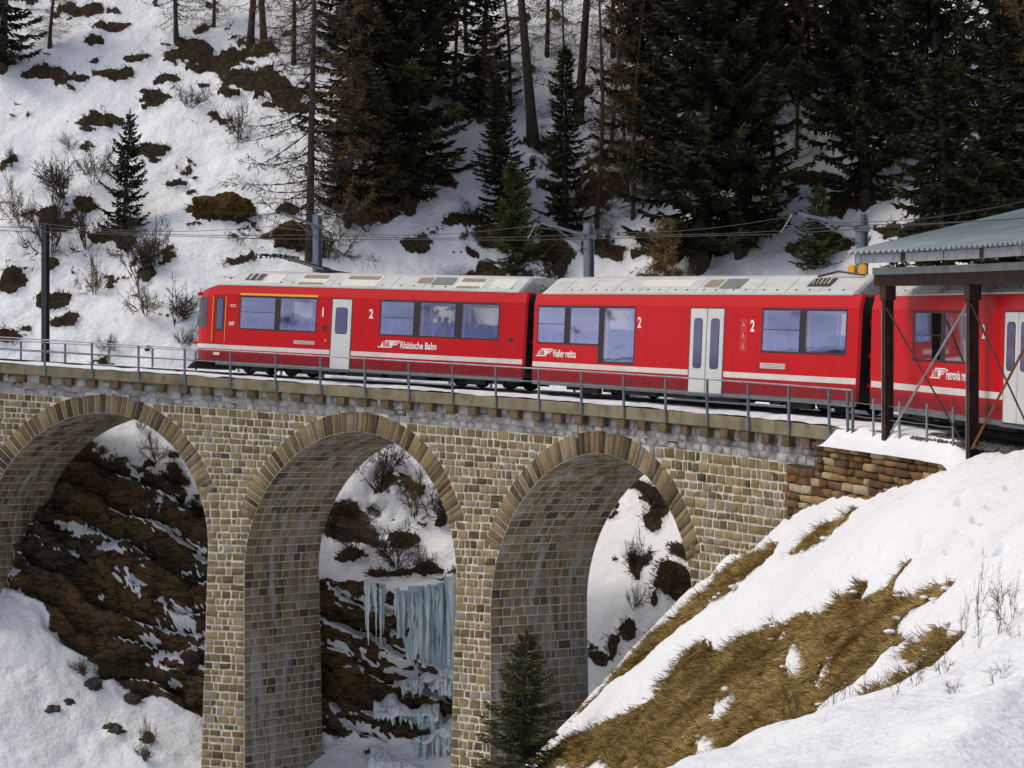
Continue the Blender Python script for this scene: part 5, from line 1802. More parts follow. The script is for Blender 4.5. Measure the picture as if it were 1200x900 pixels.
# ------------------------------------------------------------------ masts and overhead wires
M['mast_dark'] = plain('dark_mast_steel', (0.035, 0.04, 0.045), 0.6, 0.3, var=0.2)
MAST = [(0.311, 5.5, 'dark steel mast at the far left beside the railing', 'mast_dark'), (0.5582, 6.10, 'blue-grey steel mast behind the leading car', 'mast'),
        (0.8177, 5.72, 'blue-grey steel mast behind the front end of the middle car', 'mast'), (1.0799, 5.70, 'blue-grey steel mast behind the shelter corner with yellow discs', 'mast')]
for i, (a, top, lab, mt) in enumerate(MAST):
    x, y = polar(47.75, a) if i else polar(47.3, a)
    rm = 47.75 if i else 47.3
    t = empty('catenary_mast', (x, y, float(deck(a)) - .3), lab, 'mast', 'overhead line masts')
    Mx = Matrix.Translation((x, y, deck(a))) @ Matrix.Rotation(-a, 4, 'Z')
    p = MB()
    hw_ = .118 if i else .105
    p.bevel_box(-hw_, hw_, -.14, -.115, -1.5, top, .004, 0, Mx).bevel_box(-hw_, hw_, .115, .14, -1.5, top, .004, 0, Mx).box(-.01, .01, -.115, .115, -1.5, top - .01, 0, Mx)
    p.build('post', M[mt], t)
    if i == 0: continue
    arm = MB().tube([SP(rm, a, top - .42), SP(45.55, a, top - .12)], .05, 8)
    arm.tube([SP(rm, a, top - .9), SP(46.3, a, top - .30)], .02, 5)
    arm.build('arm', M['mast'], t)
    MB().bevel_box(-.17, .17, -.17, .17, top - .52, top - .36, .01, 0, Mx).build('clamp', M['galv_dark'], t)
    ins = MB()
    for k in range(4): ins.tube([SP(45.55 - .05 * k, a, top - .12), SP(45.52 - .05 * k, a, top - .118)], .05, 8)
    ins.build('insulator', M['rubber'], t)
    st = MB().tube([SP(45.4, a, top - .14), SP(45.0, a, 5.02)], .015, 5)
    st.build('steady_arm', M['galv_dark'], t)
    if i == 3:
        for dx, zc in ((-.24, 4.12), (.24, 4.10)):
            MB().tube([Mx @ Vector((dx, -.2, zc)), Mx @ Vector((dx, -.12, zc))], .16, 14).build('yellow_disc', M['yellow'], t)
wl = [(-.05, 45.0)] + [(a, 45.0) for a, *_ in MAST] + [(1.36, 45.0), (1.6, 45.0)]
for nm, lab, r_, dz, sag, rad in (('contact_wire', 'lower contact wire hanging above the track', 45.0, 4.98, 0.0, .011), ('messenger_wire', 'upper carrying wire sagging between the masts above the track', 45.0, 5.42, .30, .010), ('feeder_wire', 'feeder wire running from mast top to mast top', 47.6, 5.36, .12, .012)):
    mb = MB()
    pts = []
    for (a0_, _), (a1_, _) in zip(wl[:-1], wl[1:]):
        p0, p1 = SP(r_, a0_, dz), SP(r_, a1_, dz)
        for k in range(8):
            u = k / 8
            pts.append(p0.lerp(p1, u) - Vector((0, 0, sag * 4 * u * (1 - u))))
    mb.tube(pts, rad, 4, caps=False)
    o = mb.build(nm, M['rubber'])
    tag(o, lab, 'wire', 'overhead wires')

# ------------------------------------------------------------------ frozen waterfall in the gully
_m = NT('ice')
_v = _m.obj_co((1, 1, .25))
_c = _m.ramp(_m.noise(_v, 1.6, 5, 0.6), [(0.3, (0.38, 0.52, 0.57)), (0.46, (0.57, 0.69, 0.735)), (0.60, (0.80, 0.85, 0.87))])
_m.set(Base_Color=_c, Roughness=0.16, Subsurface_Weight=0.25, Subsurface_Radius=(0.2, 0.4, 0.5), IOR=1.31, Coat_Weight=0.3, Transmission_Weight=0.12)
_m.bump(_m.noise(_m.obj_co((1, 1, .3)), 7, 3), 0.3, 0.05)
M['ice'] = _m.mat
ICE_TOP = [(-5.4, 79.3, -4.35), (-4.9, 79.2, -4.5), (-4.2, 79.0, -4.65), (-3.5, 78.8, -4.6), (-2.8, 78.6, -4.5), (-2.2, 78.4, -4.2), (-1.5, 78.2, -4.0)]
fall = empty('frozen_waterfall', (-3.4, 78.3, -8.5), 'pale blue frozen waterfall of icicles inside the middle arch', 'icefall')


def ice_top(u):
    k = u * (len(ICE_TOP) - 1); i = min(int(k), len(ICE_TOP) - 2)
    return Vector(ICE_TOP[i]).lerp(Vector(ICE_TOP[i + 1]), k - i)


def icicle(p, ln, r0, n=7):
    mb = MB()
    pts, rs = [], []
    for k in range(7):
        t = k / 6
        pts.append(p + Vector((rng.normal(0, .012), rng.normal(0, .012), -ln * t + (.15 if k == 0 else 0))))
        rs.append(max(.006, r0 * (1 - t) ** .7 * (1 + .25 * rng.normal()) if k < 6 else .004))
    mb.tube(pts, rs, n)
    return mb


for k in range(95):
    u = float(np.clip(rng.choice([.06, .2, .33, .47, .56, .72, .86, .95]) + rng.normal(0, .045), 0, 1))
    p = ice_top(u) + Vector((0, rng.uniform(-.25, .2), rng.uniform(-.15, .15)))
    ln = (0.3 + 2.9 * rng.random() ** 1.9) * (.5 + .8 * u) * (.6 + .8 * abs(math.sin(u * 17 + 1)))
    icicle(p, ln, .04 + .07 * rng.random() ** 1.5 + .05 * u).build('icicle', M['ice'], fall, smooth=True)
# solid curtain behind the icicles on the right
cu, cz = np.linspace(0, 1, 150), np.linspace(0, 1, 50)
CU, CZ = np.meshgrid(cu, cz, indexing='ij')
tp = np.array([ice_top(.34 + .66 * u) for u in cu])
ln_ = (1.7 + 1.5 * sstep(0, .5, cu) + .5 * vnoise(cu * 14, 0, 0, 5))
col = .16 * np.abs(vnoise(CU * 26, CZ * 1.2, 0, 6)) + .22 * fbm(CU * 9, CZ * 2, 0, 7, 3)
ox, oy = tp[:, 0][:, None] + 0 * CZ, tp[:, 1][:, None] + .25 - col * 1.2 - .5 * CZ ** 2 * .6
oz = tp[:, 2][:, None] + .12 - ln_[:, None] * CZ
Ploc = np.array(fall.location)
o = grid_mesh('ice_curtain', ox - Ploc[0], oy - Ploc[1], oz - Ploc[2], {}, M['ice']); o.parent = fall
# frozen steps below: short curtains under snow-covered lips
TIERS = [((-4.1, 78.7, -7.95), (-1.5, 77.7, -7.2), .8), ((-4.8, 78.0, -8.75), (-2.7, 77.3, -8.9), .5), ((-3.4, 77.3, -9.75), (-1.3, 76.3, -9.1), 1.3), ((-4.9, 76.9, -10.5), (-2.9, 76.4, -10.7), .7)]
for ti, (pa_, pb_, ln0) in enumerate(TIERS):
    pa_, pb_ = Vector(pa_), Vector(pb_)
    for k in range(34):
        u = rng.random()
        if u < .55 and vnoise(u * 9, ti, 0, 3) > .25: continue
        p = pa_.lerp(pb_, u) + Vector((0, rng.uniform(-.2, .15), rng.uniform(-.2, .1)))
        icicle(p, ln0 * rng.uniform(.3, 1.0) * (.5 + .6 * u), rng.uniform(.05, .13)).build('icicle', M['ice'], fall, smooth=True)
    cu2, cz2 = np.linspace(0, 1, 110), np.linspace(0, 1, 34)
    CU, CZ = np.meshgrid(cu2, cz2, indexing='ij')
    ln2 = ln0 * (.55 + .35 * vnoise(cu2 * 12, ti, 0, 5) + .25 * cu2)[:, None] * sstep(.05, .35, cu2)[:, None]
    col = .14 * np.abs(vnoise(CU * 24, CZ * 1.2, ti, 6)) + .25 * fbm(CU * 7, CZ * 1.5, ti, 7, 3)
    o = grid_mesh('ice_curtain', pa_.x + (pb_.x - pa_.x) * (.3 + .7 * CU) - Ploc[0], pa_.y + (pb_.y - pa_.y) * (.3 + .7 * CU) + .2 - col - .35 * CZ - Ploc[1], pa_.z + (pb_.z - pa_.z) * (.3 + .7 * CU) - ln2 * CZ + .05 - Ploc[2], {}, M['ice']); o.parent = fall
    # snow lip on top
    cw, cd = np.linspace(-.08, 1.1, 90), np.linspace(0, 1, 22)
    CW, CD = np.meshgrid(cw, cd, indexing='ij')
    hgt = (.20 * np.sqrt(np.clip(CD / .25, 0, 1)) + .30 * CD) * (.7 + .6 * vnoise(CW * 5, ti, 0, 28)) + .30 * fbm(CW * 5, CD * 3, ti, 26, 5, .6)
    o = grid_mesh('snow_lip', pa_.x + (pb_.x - pa_.x) * CW - Ploc[0], pa_.y + (pb_.y - pa_.y) * CW - .38 + 1.9 * CD + .45 * fbm(CW * 4, ti, 0, 27, 4) - Ploc[1], pa_.z + (pb_.z - pa_.z) * CW + hgt - .06 - .3 * (CW > 1.05) - Ploc[2], {}, M['snow']); o.parent = fall


# ------------------------------------------------------------------ turf hummock and boulders
def lump(name, cx_, cy_, cz_, sx, sy, sz, sd, mat, label, cat, group=None, rough=.3):
    th, ph = np.linspace(0, 2 * math.pi, 56), np.linspace(0.02, math.pi * .98, 36)
    TH, PH = np.meshgrid(th, ph, indexing='ij')
    dx, dy, dz_ = np.sin(PH) * np.cos(TH), np.sin(PH) * np.sin(TH), np.cos(PH)
    rr = 1 + rough * fbm(dx * 1.7 + sd * 3.1, dy * 1.7, dz_ * 1.7, 18, 5, .6)
    vx, vy, vz = dx * rr * sx, dy * rr * sy, dz_ * rr * sz
    vx[-1], vy[-1], vz[-1] = vx[0], vy[0], vz[0]
    o = grid_mesh(name, vx, vy, vz, {}, mat)
    o.location = (cx_, cy_, cz_)
    tag(o, label, cat, group)
    return o


_m = NT('turf')
_v = _m.obj_co()
_c = _m.ramp(_m.noise(_m.obj_co((1, 1, .5)), 5, 7, 0.7, .8), [(0.3, (0.018, 0.011, 0.005)), (0.5, (0.07, 0.042, 0.012)), (0.7, (0.16, 0.105, 0.03))])
_m.set(Base_Color=_c, Roughness=0.95, Specular_IOR_Level=0.1)
_m.bump(_m.noise(_v, 14, 5), 1.0, 0.08)
M['turf'] = _m.mat
_m = NT('boulder_rock')
_v = _m.obj_co()
_c = _m.ramp(_m.noise(_v, 3, 8, 0.7), [(0.3, (0.02, 0.016, 0.012)), (0.55, (0.065, 0.05, 0.034)), (0.75, (0.13, 0.11, 0.09))])
_m.set(Base_Color=_c, Roughness=0.9)
_m.bump(_m.noise(_v, 12, 5), 0.8, 0.05)
M['boulder'] = _m.mat
LUMPS = [
    ('turf', -12.66, 95.39, 10.86, 1.42, 0.64, 'largest brown turf hummock on the open snow left of the drooping larch'),
    ('turf', -9.85, 93.36, 9.23, 1.17, 0.62, 'brown turf hummock just left of the second mast'),
    ('turf', -9.82, 95.55, 11.28, 0.64, 0.34, 'small turf hummock above the pantograph'),
    ('turf', -16.57, 99.92, 14.45, 0.94, 0.35, 'long turf hummock right of the lone small spruce'),
    ('turf', -19.12, 102.41, 16.39, 0.96, 0.44, 'turf hummock above and left of the lone small spruce'),
    ('turf', -19.30, 91.63, 6.92, 0.72, 0.50, 'dark turf hummock right of the first mast'),
    ('turf', -18.52, 90.47, 5.98, 0.64, 0.35, 'turf hummock above the left railing'),
    ('turf', -21.32, 92.94, 7.92, 0.73, 0.51, 'dark turf hummock at the left picture edge'),
    ('turf', -16.97, 103.57, 17.65, 0.73, 0.65, 'turf hummock beside the fallen branch heap'),
    ('turf', -22.61, 105.71, 19.11, 0.99, 0.46, 'turf hummock near the top left spruce'),
    ('turf', -2.24, 94.35, 10.71, 0.89, 0.44, 'turf hummock below the tall dense spruce at right'),
    ('turf', -3.99, 93.06, 9.35, 0.80, 0.47, 'turf hummock behind the middle of the leading car'),
    ('rock', -16.45, 77.71, -8.63, 0.27, 0.18, 'dark boulder in the snow at bottom left'),
    ('rock', -13.76, 78.99, -8.40, 0.25, 0.19, 'round brown boulder in the snow left of the first pier'),
    ('rock', -15.90, 78.09, -8.47, 0.18, 0.15, 'small boulder beside the bottom left boulder'),
    ('rock', -14.16, 77.68, -9.36, 0.33, 0.24, 'boulder near the foot of the first pier'),
    ('rock', -15.18, 79.07, -7.83, 0.31, 0.19, 'flat stone sticking out of the bottom left snow'),
    ('rock', -13.00, 77.50, -9.74, 0.24, 0.30, 'dark stone close to the first pier at the bottom'),
]
for i, (k, x, y, z, w, h, lab) in enumerate(LUMPS):
    if 'second mast' in lab: x, y = x + .5, y + .75
    z = hill_z(x, y) if k == 'turf' else z
    if k == 'turf' and not ('largest' in lab or 'second mast' in lab): continue
    if k == 'turf':
        lump('turf_hummock', x, y + .2, z - .05, w, w * .45, h, i, M['turf'], lab, 'turf', 'turf hummocks', .75)
    else:
        lump('boulder', x, y, z - h * .35, w, w * .8, h * 1.2, i, M['boulder'], lab, 'boulder', 'boulders in the gorge', .9)
# ------------------------------------------------------------------ vegetation
def leaf_material(name, cols, rough=0.7, scale=1.2):
    m = NT(name)
    v = m.obj_co()
    t = m.attr('tint')
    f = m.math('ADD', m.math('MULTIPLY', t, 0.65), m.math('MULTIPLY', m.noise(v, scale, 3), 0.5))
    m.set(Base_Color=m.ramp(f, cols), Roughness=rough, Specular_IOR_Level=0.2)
    return m.mat


M['needle'] = leaf_material('spruce_needles', [(0.2, (0.003, 0.004, 0.002)), (0.5, (0.009, 0.011, 0.004)), (0.75, (0.026, 0.025, 0.007)), (0.97, (0.070, 0.054, 0.015))])
M['needle_young'] = leaf_material('young_spruce_needles', [(0.2, (0.012, 0.020, 0.008)), (0.5, (0.034, 0.050, 0.014)), (0.8, (0.075, 0.090, 0.022))])
M['needle_front'] = leaf_material('brownish_spruce_needles', [(0.2, (0.010, 0.012, 0.006)), (0.5, (0.028, 0.032, 0.010)), (0.75, (0.06, 0.058, 0.016)), (0.95, (0.10, 0.085, 0.025))])
M['bark'] = plain('bark', (0.040, 0.030, 0.022), 0.95, var=0.45, scale=5, bump=0.8)
M['larch_bark'] = plain('larch_bark', (0.060, 0.043, 0.030), 0.95, var=0.4, scale=5, bump=0.8)
M['twig'] = leaf_material('bare_twigs', [(0.2, (0.030, 0.022, 0.015)), (0.5, (0.075, 0.052, 0.028)), (0.85, (0.16, 0.105, 0.045))])
M['twig_ochre'] = leaf_material('ochre_twigs', [(0.2, (0.05, 0.034, 0.016)), (0.5, (0.14, 0.090, 0.034)), (0.85, (0.25, 0.165, 0.065))])
M['twig_dark'] = leaf_material('dark_twigs', [(0.2, (0.014, 0.010, 0.008)), (0.5, (0.035, 0.026, 0.019)), (0.85, (0.075, 0.055, 0.036))])
M['straw'] = leaf_material('dry_grass', [(0.10, (0.07, 0.044, 0.014)), (0.38, (0.205, 0.132, 0.038)), (0.62, (0.33, 0.225, 0.072)), (0.95, (0.52, 0.39, 0.17))], 0.85, 0.7)
vr = np.random.default_rng(5)


def blades(base, direc, length, width, seg=1, up=None):
    """thin double-triangle slivers: base (n,3), unit direc (n,3)"""
    n = len(base)
    rnd = vr.normal(size=(n, 3)) if up is None else np.cross(direc, up)
    side = np.cross(direc, rnd); side /= np.linalg.norm(side, axis=1, keepdims=True) + 1e-9
    w = np.asarray(width).reshape(-1, 1); L = np.asarray(length).reshape(-1, 1)
    mid = base + direc * L * .45
    V = np.stack([base - side * w * .25, mid - side * w * .5, base + direc * L, mid + side * w * .5], 1)
    return V


def blades_mesh(name, V, mat, tint=None):
    n = len(V)
    q = (np.arange(n) * 4)[:, None] + np.arange(4)[None]
    me = mesh_np(name, V.reshape(-1, 3), q)
    at = me.attributes.new('tint', 'FLOAT', 'POINT')
    at.data.foreach_set('value', np.repeat(vr.random(n) if tint is None else tint, 4).astype(np.float32))
    me.materials.append(mat)
    return me


def trunk_mesh(h, r0, mat, lean=0.0, wob=.05, n=7, r_top=.015, seg=14):
    mb = MB()
    pts, rs = [], []
    ph = vr.random() * 6
    for k in range(seg + 1):
        t = k / seg
        pts.append((wob * h * .1 * math.sin(t * 4 + ph) * t + lean * h * t, wob * h * .08 * math.cos(t * 5 + ph) * t, h * t - .4 * (k == 0)))
        rs.append(r0 * (1 - t) ** .85 * (1 + .35 * max(0, .08 - t) / .08) + r_top)
    mb.tube(pts, rs, n)
    me = bpy.data.meshes.new('trunk')
    me.from_pydata(mb.v, [], mb.f)
    me.polygons.foreach_set('use_smooth', [True] * len(me.polygons))
    me.materials.append(mat); me.update()
    return me, pts


def spruce_mesh(h, rad, gap, nbr, seed, mat, twig=.34, dens=1.0, low=.05, shape=.85, width=.085):
    """crown of a spruce: whorls of drooping boughs carrying flat sprays and hanging twigs"""
    global vr
    vr = np.random.default_rng(seed)
    Vs, Ts = [], []
    z = h * low
    while z < h * .985:
        t = z / h
        L0 = rad * ((1 - t) ** shape) * (1 - .35 * max(0, .18 - t) / .18) + .10
        nb_ = max(4, int(nbr * (1 - .35 * t) + vr.normal() * .8))
        a0_ = vr.random() * 6.283
        for k in range(nb_):
            if vr.random() < .16: continue
            az = a0_ + 6.283 * k / nb_ + vr.normal() * .22
            L = L0 * vr.uniform(.45, 1.22)
            droop = .55 - .55 * t + vr.normal() * .08
            up = .42 + .12 * vr.random()
            m = max(4, int(L / .11 * dens))
            s = (np.arange(m) + vr.random(m)) / m
            s = s ** .85
            px = L * s
            pz = z - droop * L * s + up * L * s ** 2.2 + vr.normal(size=m) * .02
            ca, sa = math.cos(az), math.sin(az)
            P = np.stack([px * ca, px * sa, pz], 1)
            out = np.array([ca, sa, 0.0]); lat = np.array([-sa, ca, 0.0])
            slope = (-droop + up * 2.2 * s ** 1.2)[:, None]
            fwd = out[None] + np.array([0, 0, 1.0])[None] * slope
            fwd /= np.linalg.norm(fwd, axis=1, keepdims=True)
            tl = (twig * (1 - .55 * s) + .08) * (.55 + .45 * min(1, L / (rad * .5)))
            for sg in (-1, 1):
                d = fwd * vr.uniform(.5, .95, (m, 1)) + sg * lat[None] * vr.uniform(.6, 1.0, (m, 1)) + np.array([0, 0, -1.0])[None] * vr.uniform(.05, .40, (m, 1))
                d /= np.linalg.norm(d, axis=1, keepdims=True)
                Vs.append(blades(P, d, tl * vr.uniform(.7, 1.2, m), width * vr.uniform(.7, 1.3, m), up=np.array([0, 0, 1.0]) + vr.normal(size=(m, 3)) * .35))
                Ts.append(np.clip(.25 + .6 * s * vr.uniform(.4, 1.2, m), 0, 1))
            # hanging twigs below the bough
            d = np.array([0, 0, -1.0])[None] + fwd * .45 + vr.normal(size=(m, 3)) * .25
            d /= np.linalg.norm(d, axis=1, keepdims=True)
            Vs.append(blades(P, d, tl * vr.uniform(.5, 1.0, m), width * vr.uniform(.8, 1.3, m)))
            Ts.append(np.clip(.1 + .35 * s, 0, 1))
            # leader spray along the bough
            Vs.append(blades(P, fwd, np.full(m, L / m * 2.4), width * np.ones(m) * .9, up=np.array([0, 0, 1.0]) + vr.normal(size=(m, 3)) * .3))
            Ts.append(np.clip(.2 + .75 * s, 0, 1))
        z += gap * (1 - .45 * t) * vr.uniform(.75, 1.25)
    top = np.array([[0, 0, h * .96]])
    Vs.append(blades(np.repeat(top, 6, 0), np.array([[0, 0, 1.0]] * 6) + vr.normal(size=(6, 3)) * .08, np.full(6, h * .05 + .15), np.full(6, .06)))
    Ts.append(np.full(6, .6))
    return blades_mesh('crown', np.concatenate(Vs), mat, np.concatenate(Ts))


def larch_mesh(h, rad, seed, mat, nb=70, low=.12, droop=.35, twigs=26, lean=0.0, thick=.028, fine=.016):
    """bare crown: long thin boughs that sag and turn up, hung with fine twigs"""
    global vr
    vr = np.random.default_rng(seed)
    Vs, Ts = [], []
    for k in range(nb):
        t = low + (1 - low) * (k + vr.random()) / nb
        z = h * t
        az = vr.random() * 6.283
        L = rad * ((1 - t) ** .55) * vr.uniform(.35, 1.15) + .12
        dr = droop * vr.uniform(.3, 1.6); up = vr.uniform(.1, .55)
        ca, sa = math.cos(az), math.sin(az)
        ns = 7
        s = np.linspace(0, 1, ns + 1)
        bend = vr.normal() * .18
        X = L * s; Yl = bend * L * s ** 2; Zb = z - dr * L * s ** .9 + up * L * s ** 2.6
        P = np.stack([X * ca - Yl * sa + lean * z, X * sa + Yl * ca, Zb], 1)
        d = P[1:] - P[:-1]; ln = np.linalg.norm(d, axis=1)
        for _ in range(2):
            Vs.append(blades(P[:-1] - d * .05, d / ln[:, None], ln * 1.35, thick * (1.15 - s[:-1]) * (.6 + .5 * L / rad)))
            Ts.append(np.full(ns, .2))
        m = int(twigs * L / rad) + 3
        u = vr.random(m) ** .7
        i = np.minimum((u * ns).astype(int), ns - 1); f = u * ns - i
        Q = P[i] + (P[i + 1] - P[i]) * f[:, None]
        fw = d[i] / ln[i][:, None]
        dd = fw * vr.uniform(.2, 1.0, (m, 1)) + vr.normal(size=(m, 3)) * .55 + np.array([0, 0, -.25])
        dd /= np.linalg.norm(dd, axis=1, keepdims=True)
        tl = vr.uniform(.12, .55, m) * (.5 + .5 * L / rad)
        Vs.append(blades(Q, dd, tl, np.full(m, fine))); Ts.append(vr.uniform(.2, 1, m))
        tip = Q + dd * tl[:, None] * .5
        d2 = dd * .5 + vr.normal(size=(m, 3)) * .6
        d2 /= np.linalg.norm(d2, axis=1, keepdims=True)
        Vs.append(blades(tip, d2, tl * .5, np.full(m, fine * .8))); Ts.append(vr.uniform(.4, 1, m))
    return blades_mesh('crown', np.concatenate(Vs), mat, np.concatenate(Ts))


def shrub_mesh(seed, mat, stems=22, spread=.9, fine=.016, kids=5):
    """unit bush: 1 high, about 1 half-width; branching bare stems"""
    global vr
    vr = np.random.default_rng(seed)
    Vs, Ts = [], []

    def grow(P, D, L, w, lev):
        n = len(P)
        ns = 3
        p = P; d = D
        for k in range(ns):
            d = d + vr.normal(size=(n, 3)) * .22 + np.array([0, 0, .08])
            d /= np.linalg.norm(d, axis=1, keepdims=True)
            l = (L / ns)[:, None]
            Vs.append(blades(p, d, (L / ns) * 1.3, np.full(n, w * (1 - .2 * k)))); Ts.append(vr.uniform(.1 + .25 * lev, .4 + .3 * lev, n))
            p = p + d * l
            if lev < 2:
                kk = kids if lev == 0 else 3
                m = n * kk
                b = np.repeat(p, kk, 0) - np.repeat(d, kk, 0) * np.repeat(l, kk, 0) * vr.random((m, 1))
                nd = np.repeat(d, kk, 0) * .8 + vr.normal(size=(m, 3)) * .55
                nd /= np.linalg.norm(nd, axis=1, keepdims=True)
                if k > 0 or lev > 0: grow(b, nd, np.repeat(L, kk) * vr.uniform(.25, .55, m), w * .6, lev + 1)

    az = vr.random(stems) * 6.283
    inc = vr.random(stems) ** .7 * spread
    D = np.stack([np.cos(az) * inc, np.sin(az) * inc, np.ones(stems) * .9], 1)
    D /= np.linalg.norm(D, axis=1, keepdims=True)
    B = np.stack([np.cos(az) * .12, np.sin(az) * .12, np.zeros(stems) - .08], 1) * vr.random((stems, 1))
    grow(B, D, vr.uniform(.55, 1.05, stems), fine * 2.4, 0)
    return blades_mesh('bush', np.concatenate(Vs), mat, np.concatenate(Ts))


# prototypes: (trunk mesh, crown mesh, height, half width)
PROTO = {}
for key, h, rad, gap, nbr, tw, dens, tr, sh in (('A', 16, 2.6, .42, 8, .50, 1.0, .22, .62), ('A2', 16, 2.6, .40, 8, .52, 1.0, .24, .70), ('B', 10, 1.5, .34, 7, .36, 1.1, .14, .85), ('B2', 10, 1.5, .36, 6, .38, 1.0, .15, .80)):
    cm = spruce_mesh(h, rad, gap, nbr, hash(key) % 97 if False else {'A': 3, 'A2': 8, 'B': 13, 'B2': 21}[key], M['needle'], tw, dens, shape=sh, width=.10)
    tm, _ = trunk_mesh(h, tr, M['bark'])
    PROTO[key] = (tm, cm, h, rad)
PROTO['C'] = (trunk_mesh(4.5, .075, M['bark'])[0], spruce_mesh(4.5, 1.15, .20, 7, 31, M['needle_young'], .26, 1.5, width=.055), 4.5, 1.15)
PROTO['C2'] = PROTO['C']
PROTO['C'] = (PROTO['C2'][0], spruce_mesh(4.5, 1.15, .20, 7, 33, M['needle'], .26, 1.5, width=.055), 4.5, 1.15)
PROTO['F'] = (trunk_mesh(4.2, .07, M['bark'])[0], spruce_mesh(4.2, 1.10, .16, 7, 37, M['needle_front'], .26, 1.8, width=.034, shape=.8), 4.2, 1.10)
PROTO['L'] = (trunk_mesh(14, .17, M['larch_bark'])[0], larch_mesh(14, 3.6, 41, M['twig_dark'], 150, .07, .34, 60, thick=.075, fine=.028), 14, 3.6)
PROTO['L2'] = (trunk_mesh(11, .13, M['larch_bark'])[0], larch_mesh(11, 2.6, 43, M['twig_ochre'], 150, .05, .30, 60, thick=.05, fine=.03), 11, 2.6)
PROTO['P'] = (trunk_mesh(16, .23, M['larch_bark'], lean=-.03)[0], larch_mesh(16, 1.9, 47, M['twig'], 110, .15, .45, 32, lean=-.03, thick=.05, fine=.024), 16, 1.7)
PROTO['Q'] = (trunk_mesh(13, .10, M['larch_bark'], wob=.35)[0], larch_mesh(13, 1.4, 53, M['twig'], 120, .05, .30, 30, thick=.04, fine=.024), 13, 1.3)
PROTO['Y'] = (trunk_mesh(4.8, .06, M['larch_bark'])[0], larch_mesh(4.8, 1.4, 59, M['twig_ochre'], 150, .04, .1, 60, fine=.042, thick=.05), 4.8, 1.4)

